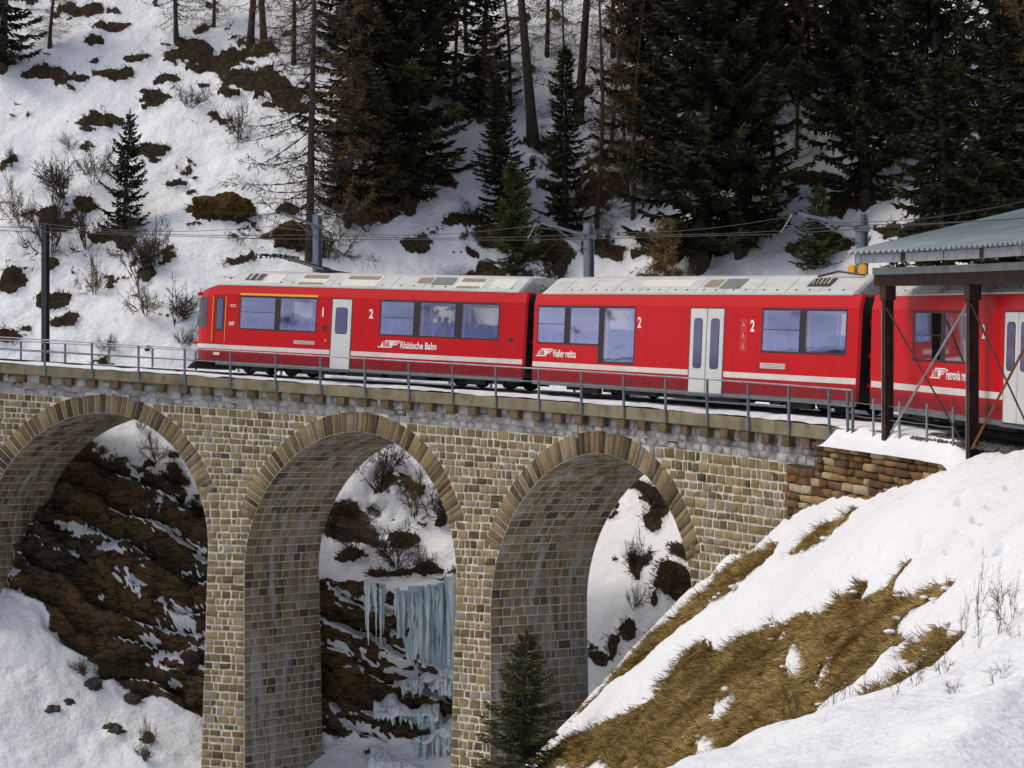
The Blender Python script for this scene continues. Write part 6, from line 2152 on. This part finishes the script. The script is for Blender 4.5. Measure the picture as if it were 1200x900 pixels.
TREES = [
    ('Q', -2.66, 100.09, 1.18, 11.0, 'slim bare larch right of the open-crowned spruce'),
    ('Q', -2.15, 103.29, 1.21, 12.0, 'thin bare larch at the top edge left of the leaning trunk'),
    ('Q', -0.06, 99.66, 1.07, 10.0, 'thin bare larch just left of the leaning trunk'),
    ('Q', 2.07, 96.26, 0.94, 11.0, 'thin bare larch touching the narrow medium spruce on its left'),
    ('Q', 4.38, 96.69, 1.14, 12.0, 'bare larch in the open snow right of the curved trunk'),
    ('L', 5.07, 94.52, 1.67, 8.0, 'brown bushy larch left of the broad black-green spruce'),
    ('Q', 12.18, 93.43, 0.92, 10.0, 'thin bare larch in the snowy gap between the dark spruces'),
    ('P', 13.92, 98.15, 1.15, 15.0, 'larch trunk at the top edge in the dark forest'),
    ('P', 18.96, 91.26, 1.07, 15.0, 'larch trunk at the top edge above the wide spruce'),
    ('Q', -14.86, 108.50, 1.06, 8.0, 'small bare larch at the top edge left of the trunk pair'),
    ('L', -10.51, 104.84, 2.26, 10.0, 'brown larch at the top edge right of the trunk pair'),
    ('Q', -0.71, 96.31, 0.75, 7.0, 'little bare larch above the slim spruce'),
    ('B', 17.4, 76.2, 1.9, 9.5, 'spruce half hidden behind the front eave of the shelter'),
    ('B', 15.6, 77.6, 1.8, 9.0, 'spruce behind the left corner of the shelter roof'),
    ('B', 19.2, 74.6, 1.9, 9.5, 'spruce showing under the shelter eave at the right edge'),
    ('C', 13.9, 79.5, 1.3, 3.6, 'young spruce right of the fourth mast behind the rear car'),
    ('A', -5.41, 95.30, 2.99, 17.0, 'tall dense dark spruce behind the middle windows of the leading car'),
    ('B', -4.52, 95.27, 2.24, 15.0, 'dark spruce crowding the right side of the tall dense spruce'),
    ('B', -6.51, 99.67, 2.15, 14.0, 'dark spruce higher up behind the tall dense spruce'),
    ('A', 7.71, 89.90, 2.91, 19.0, 'broad black-green spruce right behind the double doors of the middle car'),
    ('A', 9.43, 89.57, 2.28, 17.0, 'dense spruce at the right shoulder of the broad black-green spruce'),
    ('A', 6.44, 94.73, 2.23, 16.0, 'dark spruce at the left shoulder of the broad black-green spruce'),
    ('A', 14.52, 89.03, 2.18, 18.0, 'tall dark spruce above the right end of the middle car'),
    ('A', 16.69, 83.58, 2.29, 20.0, 'wide dark spruce rising directly behind the shelter roof'),
    ('B', 17.97, 81.10, 1.75, 17.0, 'spruce at the right edge of the picture above the shelter'),
    ('B', 2.27, 93.86, 1.21, 8.2, 'narrow medium spruce standing alone left of the third mast'),
    ('B', -0.38, 94.04, 1.11, 6.6, 'slim spruce just above the bright young spruce'),
    ('C', 0.27, 92.45, 1.45, 4.6, 'bright green young spruce rising behind the gap between leading and middle car'),
    ('C', -17.03, 95.58, 1.24, 5.4, 'small lone spruce on the open snow slope at left'),
    ('B', -1.42, 99.29, 1.36, 9.0, 'short dark spruce high on the slope above the slim spruce'),
    ('A', 12.86, 96.53, 2.08, 15.0, 'dark spruce high on the slope with its top out of the picture'),
    ('A', 14.20, 93.94, 2.02, 16.0, 'dark spruce in the upper row left of the wide spruce'),
    ('A', 16.56, 91.69, 1.98, 16.0, 'dark spruce in the upper row behind the wide spruce'),
    ('B', 19.58, 83.83, 1.81, 16.0, 'dark spruce cut by the right picture edge in the upper row'),
    ('A', 9.44, 96.91, 2.28, 15.0, 'dark spruce in the upper row above the broad black-green spruce'),
    ('B', 11.88, 99.21, 1.75, 14.0, 'spruce at the very top of the slope beside the lichen larch'),
    ('B', 5.67, 99.02, 1.55, 14.0, 'spruce at the top of the slope right of the paired larch trunks'),
    ('B', -24.79, 105.99, 1.56, 11.0, 'dark green spruce cut off by the top left corner'),
    ('B', -3.99, 100.72, 1.78, 13.0, 'open-crowned spruce high on the slope right of the tall dense spruce'),
    ('C', 12.15, 87.30, 1.20, 3.4, 'low young spruce beside the fourth mast'),
    ('C', -7.65, 95.57, 0.94, 4.0, 'young spruce in the shade left of the tall dense spruce'),
    ('L', -8.64, 92.95, 3.91, 16.0, 'bare larch with long drooping branches behind the second mast'),
    ('P', 0.95, 97.82, 1.72, 16.0, 'leaning larch trunk high on the slope in the middle'),
    ('P', 2.99, 98.70, 1.55, 17.0, 'thick straight larch trunk above the narrow medium spruce'),
    ('Q', 3.61, 93.86, 1.29, 14.0, 'thin curved larch trunk beside the narrow medium spruce'),
    ('Q', 5.20, 93.68, 1.10, 13.0, 'thin bare larch left of the broad black-green spruce'),
    ('Q', 11.03, 91.30, 1.25, 10.0, 'crooked ochre larch in the gap right of the broad black-green spruce'),
    ('Q', -22.81, 107.50, 1.16, 7.0, 'small bare tree near the top left corner'),
    ('L', -16.55, 107.36, 2.31, 11.0, 'bare larch at the top edge above the dark earth bank'),
    ('P', -12.83, 106.57, 1.25, 13.0, 'dark larch trunk at the top edge, left one of a pair'),
    ('P', -12.10, 106.36, 1.25, 13.0, 'dark larch trunk at the top edge, right one of a pair'),
    ('L', -7.14, 94.74, 2.78, 11.0, 'ochre bare larch pressed against the left of the tall dense spruce'),
    ('L', -6.60, 96.97, 2.47, 11.0, 'brown bare larch above the ochre larch'),
    ('Y', 6.17, 90.41, 1.38, 4.8, 'pale tan young larch behind the middle car roof'),
    ('P', 17.89, 81.40, 1.44, 17.0, 'larch trunk above the right end of the shelter'),
    ('Q', 4.74, 102.00, 1.40, 13.0, 'thin bare larch at the top edge right of the thick trunk'),
    ('Q', 1.63, 102.55, 1.21, 12.0, 'thin bare larch at the top edge between the trunks'),
    ('L', 18.42, 80.37, 1.73, 10.0, 'ochre larch boughs at the right picture edge above the shelter'),
    ('L', 10.19, 93.09, 1.64, 9.0, 'brown larch in the gap between the dark spruces'),
]
use = {'A': ['A', 'A2'], 'B': ['B', 'B2'], 'C': ['C'], 'L': ['L', 'L2'], 'P': ['P'], 'Q': ['Q'], 'Y': ['Y']}
names = {'A': 'spruce_tree', 'B': 'spruce_tree', 'C': 'young_spruce', 'L': 'larch_tree', 'P': 'larch_tree', 'Q': 'larch_tree', 'Y': 'young_larch'}
tg = {'spruce_tree': 'spruces on the slope', 'young_spruce': 'young spruces', 'larch_tree': 'bare larches on the slope', 'young_larch': 'young larches'}


def plant(key, name, x, y, z, hw, h, label, group, rot):
    tm, cm, ph, pr = PROTO[key]
    t = empty(name, (x, y, z), label, 'tree', group)
    sh_, sw = h / ph, hw / pr
    t.scale = (sw, sw, sh_)
    t.rotation_euler = (.05 * math.sin(rot * 7.3), .05 * math.cos(rot * 5.1), rot)
    for nm, me in (('trunk', tm), ('crown', cm)):
        o = bpy.data.objects.new(nm, me); COL.objects.link(o); o.parent = t
    return t


tr_ = np.random.default_rng(77)
for i, (k, x, y, hw, h, lab) in enumerate(TREES):
    key = use[k][i % len(use[k])]
    if k == 'Y': y -= 2.6
    if k == 'C' and ('bright' in lab or 'mast' in lab): key = 'C2'
    if k == 'L': key = 'L2' if 'ochre' in lab or 'brown' in lab else 'L'
    plant(key, names[k], x, y, hill_z(x, y) - .15, hw * (1.34 if k in 'AB' else 1), h, lab, tg[names[k]], tr_.random() * 6.28)
plant('F', 'young_spruce', 0.20, 56.0, bank_z(.2, 56.0) - .1, 1.35, -4.32 - bank_z(.2, 56.0) + .1, 'young dark spruce in front of the second pier at the foot of the bank', 'young spruces', 1.0)

SHR = [(shrub_mesh(61, M['twig_dark'], 14, 1.5, .020, 4), 1), (shrub_mesh(62, M['twig'], 12, 1.7, .018, 4), 1), (shrub_mesh(63, M['twig_dark'], 17, 1.1, .020, 4), 1), (shrub_mesh(64, M['twig_dark'], 11, 1.9, .017, 5), 1)]
BUSHES = [
    (-19.92, 94.27, 1.11, 2.59, 'tangled dark bush round the foot of the first mast'),
    (-21.60, 96.00, 0.94, 1.69, 'bare bush at the left picture edge below the open snow'),
    (-20.02, 97.41, 1.34, 1.53, 'dense grey-brown bush above the first mast'),
    (-18.88, 98.34, 0.96, 1.54, 'fine-twigged bush left of the small lone spruce'),
    (-18.53, 94.77, 0.93, 1.67, 'dark bush right of the first mast'),
    (-17.76, 92.39, 0.63, 1.45, 'small bush below the dark bush by the first mast'),
    (-16.02, 92.74, 1.09, 1.63, 'spreading bare bush right of the first mast'),
    (-15.10, 92.84, 0.82, 1.82, 'upright bare bush halfway between first mast and train'),
    (-16.54, 94.05, 0.74, 1.11, 'low bush below the small lone spruce'),
    (-15.19, 90.22, 0.88, 1.27, 'bare bush above the railing left of the train nose'),
    (-13.86, 89.75, 1.05, 1.27, 'dark brush close to the train nose'),
    (-13.31, 88.57, 0.62, 0.83, 'low brush touching the front of the train'),
    (-16.40, 88.73, 0.52, 0.56, 'snow-pressed twigs behind the left railing'),
    (-20.43, 100.77, 0.51, 0.55, 'tuft of twigs on the open snow left of the lone spruce'),
    (-22.84, 99.51, 0.31, 0.86, 'wispy shrub at the left edge of the open snow'),
    (-15.21, 102.37, 0.80, 1.04, 'fallen dark branch heap on the snow above the turf hummock'),
    (-12.50, 100.11, 0.78, 1.41, 'bare bush left of the drooping larch'),
    (-6.26, 94.44, 1.11, 0.89, 'brush at the foot of the tall dense spruce'),
    (-7.81, 92.93, 1.09, 1.46, 'bare shrub right of the second mast'),
    (-1.52, 94.24, 0.74, 0.74, 'low brush on the rocks left of the slim spruce'),
    (3.67, 92.42, 0.72, 0.94, 'dead twigs by the third mast'),
    (-13.61, 83.63, 0.66, 0.98, 'bare bush seen through the left arch'),
    (-13.02, 83.39, 0.49, 0.52, 'dark low bush seen through the left arch at right'),
    (-14.41, 84.77, 0.23, 0.53, 'single wispy shrub at the top of the left arch'),
    (-5.09, 83.77, 1.15, 1.71, 'bare spreading shrub at the top of the middle arch'),
    (-3.71, 83.19, 0.91, 1.50, 'dark shrub in the middle arch right of the spreading one'),
    (-2.76, 82.77, 0.65, 1.30, 'shrub against the right side of the middle arch'),
    (-5.93, 81.95, 0.64, 0.96, 'low shrub at the left of the middle arch'),
    (-4.30, 81.66, 1.12, 1.28, 'dark brush on the rock ledge above the icefall'),
    (-3.20, 81.10, 0.64, 0.64, 'withered brush right above the icefall'),
    (4.33, 76.01, 0.45, 0.95, 'bare bush in the snow of the right arch'),
    (4.15, 74.40, 0.38, 0.76, 'low dark bush near the bottom of the right arch'),
    (5.15, 79.59, 0.41, 0.62, 'dead brush under the crown of the right arch'),
    (5.82, 74.47, 0.44, 0.47, 'twigs against the right side of the right arch'),
    (-15.55, 79.18, 0.56, 0.50, 'low brush in the snow at bottom left, leftmost'),
    (-14.62, 79.18, 0.62, 0.62, 'dark brush clump in the bottom left snow'),
    (-13.81, 79.58, 0.47, 0.56, 'brush clump close under the rock left of the first pier'),
    (-12.85, 77.37, 0.36, 0.79, 'upright brush near the bottom edge left of the first pier'),
    (-12.93, 76.61, 0.39, 0.60, 'brush at the very bottom left of the first pier'),
    (-11.80, 79.49, 0.40, 0.62, 'wispy brush touching the first pier'),
]
for i, (x, y, hw, h, lab) in enumerate(BUSHES):
    me = SHR[i % 4][0]
    o = bpy.data.objects.new('bush', me); COL.objects.link(o)
    o.location = (x, y, (hill_z(x, y) if math.hypot(x - CX, y - CY) > 46.3 else gorge_z(x, y)) - .05)
    o.scale = (hw * 1.45, hw * 1.2, h * 1.25)
    o.rotation_euler = (0, 0, tr_.random() * 6.28)
    tag(o, lab, 'bush', 'bare bushes')

SAPM = [shrub_mesh(71, M['twig_dark'], 3, .12, .010, 4), shrub_mesh(72, M['twig_dark'], 2, .10, .009, 5), shrub_mesh(73, M['twig'], 4, .25, .011, 4)]
SAPS = [
    (6.50, 30.31, 0.20, 1.19, 'tall thin bare sapling at the right of the bank'),
    (6.43, 31.09, 0.16, 1.10, 'slanting bare sapling left of the tall thin one'),
    (6.82, 30.55, 0.26, 1.01, 'bushy brown larch sapling near the right edge'),
    (7.05, 30.73, 0.12, 0.72, 'slender sapling at the right edge behind the bushy one'),
    (3.31, 16.68, 0.10, 0.29, 'bent twig in the snow below the saplings'),
    (3.38, 15.30, 0.13, 0.32, 'leaning small sapling in the near snow'),
    (3.08, 15.30, 0.10, 0.18, 'half-buried twig tuft in the near snow'),
    (4.98, 34.81, 0.11, 0.95, 'leftmost thin sapling of the row in the snow edge'),
    (5.17, 34.94, 0.10, 1.01, 'second thin sapling of the snow edge row'),
    (5.27, 33.64, 0.11, 1.00, 'third thin sapling of the snow edge row'),
    (5.38, 33.12, 0.08, 0.83, 'fourth thin sapling of the snow edge row'),
    (5.43, 32.68, 0.08, 0.77, 'fifth thin sapling of the snow edge row'),
    (5.90, 33.25, 0.08, 0.63, 'short sapling above the snow edge row'),
    (3.03, 16.45, 0.05, 0.35, 'thin sapling right of the snow edge row'),
    (3.07, 16.45, 0.03, 0.28, 'thinnest sapling right of the snow edge row'),
    (2.85, 16.16, 0.04, 0.32, 'sapling between the row and the near snow'),
    (4.50, 36.14, 0.11, 1.13, 'brown sapling at the bottom edge in the grass'),
    (2.20, 16.99, 0.05, 0.44, 'second brown sapling at the bottom edge'),
    (5.37, 35.15, 0.10, 0.83, 'grass-coloured sapling at the end of the grass patch'),
    (6.62, 28.39, 0.17, 0.44, 'dark twig at the right picture edge'),
    (4.85, 36.43, 0.09, 0.57, 'tiny sapling beside the bottom grass'),
]
for i, (x, y, hw, h, lab) in enumerate(SAPS):
    o = bpy.data.objects.new('sapling', SAPM[2 if ('bushy' in lab or 'twig' in lab) else i % 2]); COL.objects.link(o)
    o.location = (x, y, bank_z(x, y) - .03)
    w = max(hw * 2.2, .25)
    o.scale = (w, w, h)
    o.rotation_euler = (0.35 if 'leaning' in lab or 'bent' in lab else 0, .25 if 'slanting' in lab else 0, tr_.random() * 6.28 if not ('leaning' in lab) else 0)
    tag(o, lab, 'sapling', 'bare saplings on the bank')

# ------------------------------------------------------------------ dry grass combed down the bank
nz = grid_normals(BX, BY, BZ)
ok = np.argwhere((BB > .55) & (BX > -.8) & (BX < 11) & (BY > 28) & (BY < 63))
ng = 130000
sel = ok[vr.integers(0, len(ok), ng)]
i_, j_ = sel[:, 0], sel[:, 1]
gx = BX[i_, j_] + vr.uniform(-.04, .04, ng); gy = BY[i_, j_] + vr.uniform(-.05, .05, ng); gz = BZ[i_, j_]
N_ = nz[i_, j_]
down = np.stack([N_[:, 0], N_[:, 1], np.zeros(ng)], 1); down /= np.linalg.norm(down, axis=1, keepdims=True) + 1e-6
sl_ = np.sqrt(1 - N_[:, 2] ** 2) / N_[:, 2]
dwn = down - np.array([0, 0, 1.0])[None] * sl_[:, None]; dwn /= np.linalg.norm(dwn, axis=1, keepdims=True)
fl = np.stack([vnoise(gx * .8, gy * .8, 0, 3), vnoise(gx * .8, gy * .8, 5, 4), np.zeros(ng)], 1)
tuft = .5 + .5 * fbm(gx * 1.6, gy * 1.1, 0, 12, 3)
keep_ = vr.random(ng) < np.clip(.35 + BB[i_, j_] * .4 + .9 * (tuft - .35), .15, 1)
dirn = dwn * .8 + N_ * vr.uniform(.15, .85, (ng, 1)) + fl * .6 + vr.normal(size=(ng, 3)) * .34
dirn /= np.linalg.norm(dirn, axis=1, keepdims=True)
ln_ = vr.uniform(.09, .28, ng) * (.5 + 1.0 * tuft)
B0 = np.stack([gx, gy, gz - .01], 1)
wd = vr.uniform(.012, .028, ng)
side = np.cross(dirn, N_); side /= np.linalg.norm(side, axis=1, keepdims=True) + 1e-9
m1 = B0 + dirn * ln_[:, None] * .5
d2 = dirn + dwn * .55; d2 /= np.linalg.norm(d2, axis=1, keepdims=True)
tipp = m1 + d2 * ln_[:, None] * .6
GV = np.stack([B0 - side * wd[:, None] * .5, B0 + side * wd[:, None] * .5, m1 + side * wd[:, None] * .4, m1 - side * wd[:, None] * .4, tipp], 1)
GV[~keep_] = GV[~keep_] * 0 + B0[~keep_][:, None] - np.array([0, 0, .3])
q4 = (np.arange(ng) * 5)[:, None] + np.array([0, 1, 2, 3])[None]
t3 = (np.arange(ng) * 5)[:, None] + np.array([3, 2, 4])[None]
me = mesh_np('dry_grass', GV.reshape(-1, 3), q4, t3)
at = me.attributes.new('tint', 'FLOAT', 'POINT')
tv_ = np.clip(.5 + .45 * fbm(gx * .7, gy * .5, 0, 14, 3) + vr.normal(size=ng) * .22, 0, 1)
at.data.foreach_set('value', np.repeat(tv_, 5).astype(np.float32))
o = link_mesh('dry_grass', me, M['straw'])
tag(o, 'long dry yellow-brown grass combed down the snowy bank', 'grass', kind='stuff')
# taller untidy tufts standing out of the combed mat
okt = np.argwhere((BB > .5) & (BX > -.8) & (BX < 11) & (BY > 28) & (BY < 62))
nt_, per = 1900, 16
st_ = okt[vr.integers(0, len(okt), nt_)]
tc = np.stack([BX[st_[:, 0], st_[:, 1]], BY[st_[:, 0], st_[:, 1]], BZ[st_[:, 0], st_[:, 1]] - .02], -1)
tn_ = nz[st_[:, 0], st_[:, 1]]
tb = np.repeat(tc, per, 0) + vr.normal(size=(nt_ * per, 3)) * np.array([.05, .05, .01])
bend = np.repeat(vr.normal(size=(nt_, 3)) * .35, per, 0)
td = np.repeat(tn_, per, 0) * .55 + np.stack([np.repeat(tn_[:, 0], per), np.repeat(tn_[:, 1], per), np.zeros(nt_ * per)], 1) * 1.0 + bend + vr.normal(size=(nt_ * per, 3)) * .42
td /= np.linalg.norm(td, axis=1, keepdims=True)
tl_ = np.repeat(vr.uniform(.5, 1.2, nt_), per) * vr.uniform(.12, .40, nt_ * per)
me = blades_mesh('grass_tufts', blades(tb, td, tl_, vr.uniform(.010, .022, nt_ * per)), M['straw'], np.clip(np.repeat(vr.uniform(0, .9, nt_), per) + vr.normal(size=nt_ * per) * .2, 0, 1))
o = bpy.data.objects.new('grass_tufts', me); COL.objects.link(o)
tag(o, 'untidy taller tufts of dry grass standing out on the bank', 'grass', kind='stuff')
# crumbs and lumps of snow caught in the grass along its edges
okc = np.argwhere((BB > .10) & (BB < .97) & (BX > -.5) & (BX < 10) & (BY > 29) & (BY < 62))
oki = np.argwhere((BB > .97) & (BX > -.5) & (BX < 10) & (BY > 29) & (BY < 62))
nc1, nc2 = 420, 50
selc = np.concatenate([okc[vr.integers(0, len(okc), nc1)], oki[vr.integers(0, len(oki), nc2)]])
nct = len(selc)
_ph, _th = np.meshgrid(np.linspace(.15, math.pi - .15, 5), np.linspace(0, 2 * math.pi, 9)[:-1], indexing='ij')
sph = np.stack([np.sin(_ph) * np.cos(_th), np.sin(_ph) * np.sin(_th), np.cos(_ph)], -1).reshape(-1, 3)
qs = np.array([(i * 8 + j, i * 8 + (j + 1) % 8, (i + 1) * 8 + (j + 1) % 8, (i + 1) * 8 + j) for i in range(4) for j in range(8)])
rs = (vr.random((nct, 1, 1)) ** 4 * .11 + .014) * np.where(np.arange(nct) < nc1, 1, .8).reshape(-1, 1, 1)
cc = np.stack([BX[selc[:, 0], selc[:, 1]], BY[selc[:, 0], selc[:, 1]], BZ[selc[:, 0], selc[:, 1]] + .02], -1) + vr.normal(size=(nct, 3)) * np.array([.10, .2, .0])
cv = sph[None] * rs * vr.uniform(.65, 1.35, (nct, len(sph), 1)) * np.array([1.0, 1.7, .4]) + cc[:, None]
me = mesh_np('snow_crumbs', cv.reshape(-1, 3), (qs[None] + (np.arange(nct) * len(sph))[:, None, None]).reshape(-1, 4))
o = link_mesh('snow_crumbs', me, M['snow'], smooth=True)
tag(o, 'crumbs of snow caught in the dry grass along its ragged edges', 'snow', kind='stuff')
# tufts on the bare spots of the far slope
rr_h = np.hypot(HX - CX, HY - CY)
ok = np.argwhere((HB > .6) & (HR < .3) & (rr_h > 47.8) & (rr_h < 82) & (HX > -30) & (HX < 22))
if len(ok):
    n2 = 26000
    sel = ok[vr.integers(0, len(ok), n2)]
    Pb = np.stack([HX[sel[:, 0], sel[:, 1]], HY[sel[:, 0], sel[:, 1]], HZ[sel[:, 0], sel[:, 1]] - .02], 1) + vr.normal(size=(n2, 3)) * np.array([.08, .08, .0])
    inw = np.stack([CX - Pb[:, 0], CY - Pb[:, 1], np.zeros(n2)], 1); inw /= np.linalg.norm(inw, axis=1, keepdims=True)
    dd = inw * .8 + np.array([0, 0, .35]) + vr.normal(size=(n2, 3)) * .45
    dd /= np.linalg.norm(dd, axis=1, keepdims=True)
    me = blades_mesh('slope_grass', blades(Pb, dd, vr.uniform(.12, .36, n2), vr.uniform(.02, .04, n2)), M['twig'])
    o = bpy.data.objects.new('slope_grass', me); COL.objects.link(o)
    tag(o, 'withered brown grass on the bare spots of the far slope', 'grass', kind='stuff')

# ------------------------------------------------------------------ passenger at the middle window of the leading car
pm = bpy.data.meshes.new('person')
pts = [(0, -.88, 1.50), (-.03, -.88, 1.72), (-.04, -.88, 1.95), (-.02, -.88, 2.08), (0.03, -.88, 2.20), (0.06, -.88, 2.32),
       (-.04, -1.06, 1.96), (.06, -1.10, 1.74), (.26, -1.02, 1.66), (-.04, -.70, 1.96), (.06, -.66, 1.74), (.26, -.74, 1.66),
       (.40, -.98, 1.54), (.44, -.98, 1.18), (.40, -.78, 1.54), (.44, -.78, 1.18)]
eds = [(0, 1), (1, 2), (2, 3), (3, 4), (4, 5), (2, 6), (6, 7), (7, 8), (2, 9), (9, 10), (10, 11), (0, 12), (12, 13), (0, 14), (14, 15)]
pm.from_pydata(pts, eds, [])
po = bpy.data.objects.new('person', pm); COL.objects.link(po)
sk = po.modifiers.new('skin', 'SKIN')
rad = [.16, .15, .17, .06, .10, .09, .07, .055, .04, .07, .055, .04, .08, .055, .08, .055]
for v_, r_ in zip(pm.skin_vertices[0].data if pm.skin_vertices else [], rad): v_.radius = (r_, r_)
if not pm.skin_vertices:
    pass
sb_ = po.modifiers.new('subdivision', 'SUBSURF'); sb_.levels = 1; sb_.render_levels = 2
pm.materials.append(plain('dark_blue_coat', (0.018, 0.022, 0.07), 0.85, var=.2))
po.matrix_world = car_matrix(NODES[0], NODES[1]) @ Matrix.Translation((12.35, 0, 0))
tag(po, 'seated passenger in dark blue clothing behind the middle window of the leading car', 'person')
hb = MB(); hb.bevel_box(.0, .14, -.97, -.79, 2.30, 2.42, .04)
ho = hb.build('hair', M['rubber'], po, local=True)
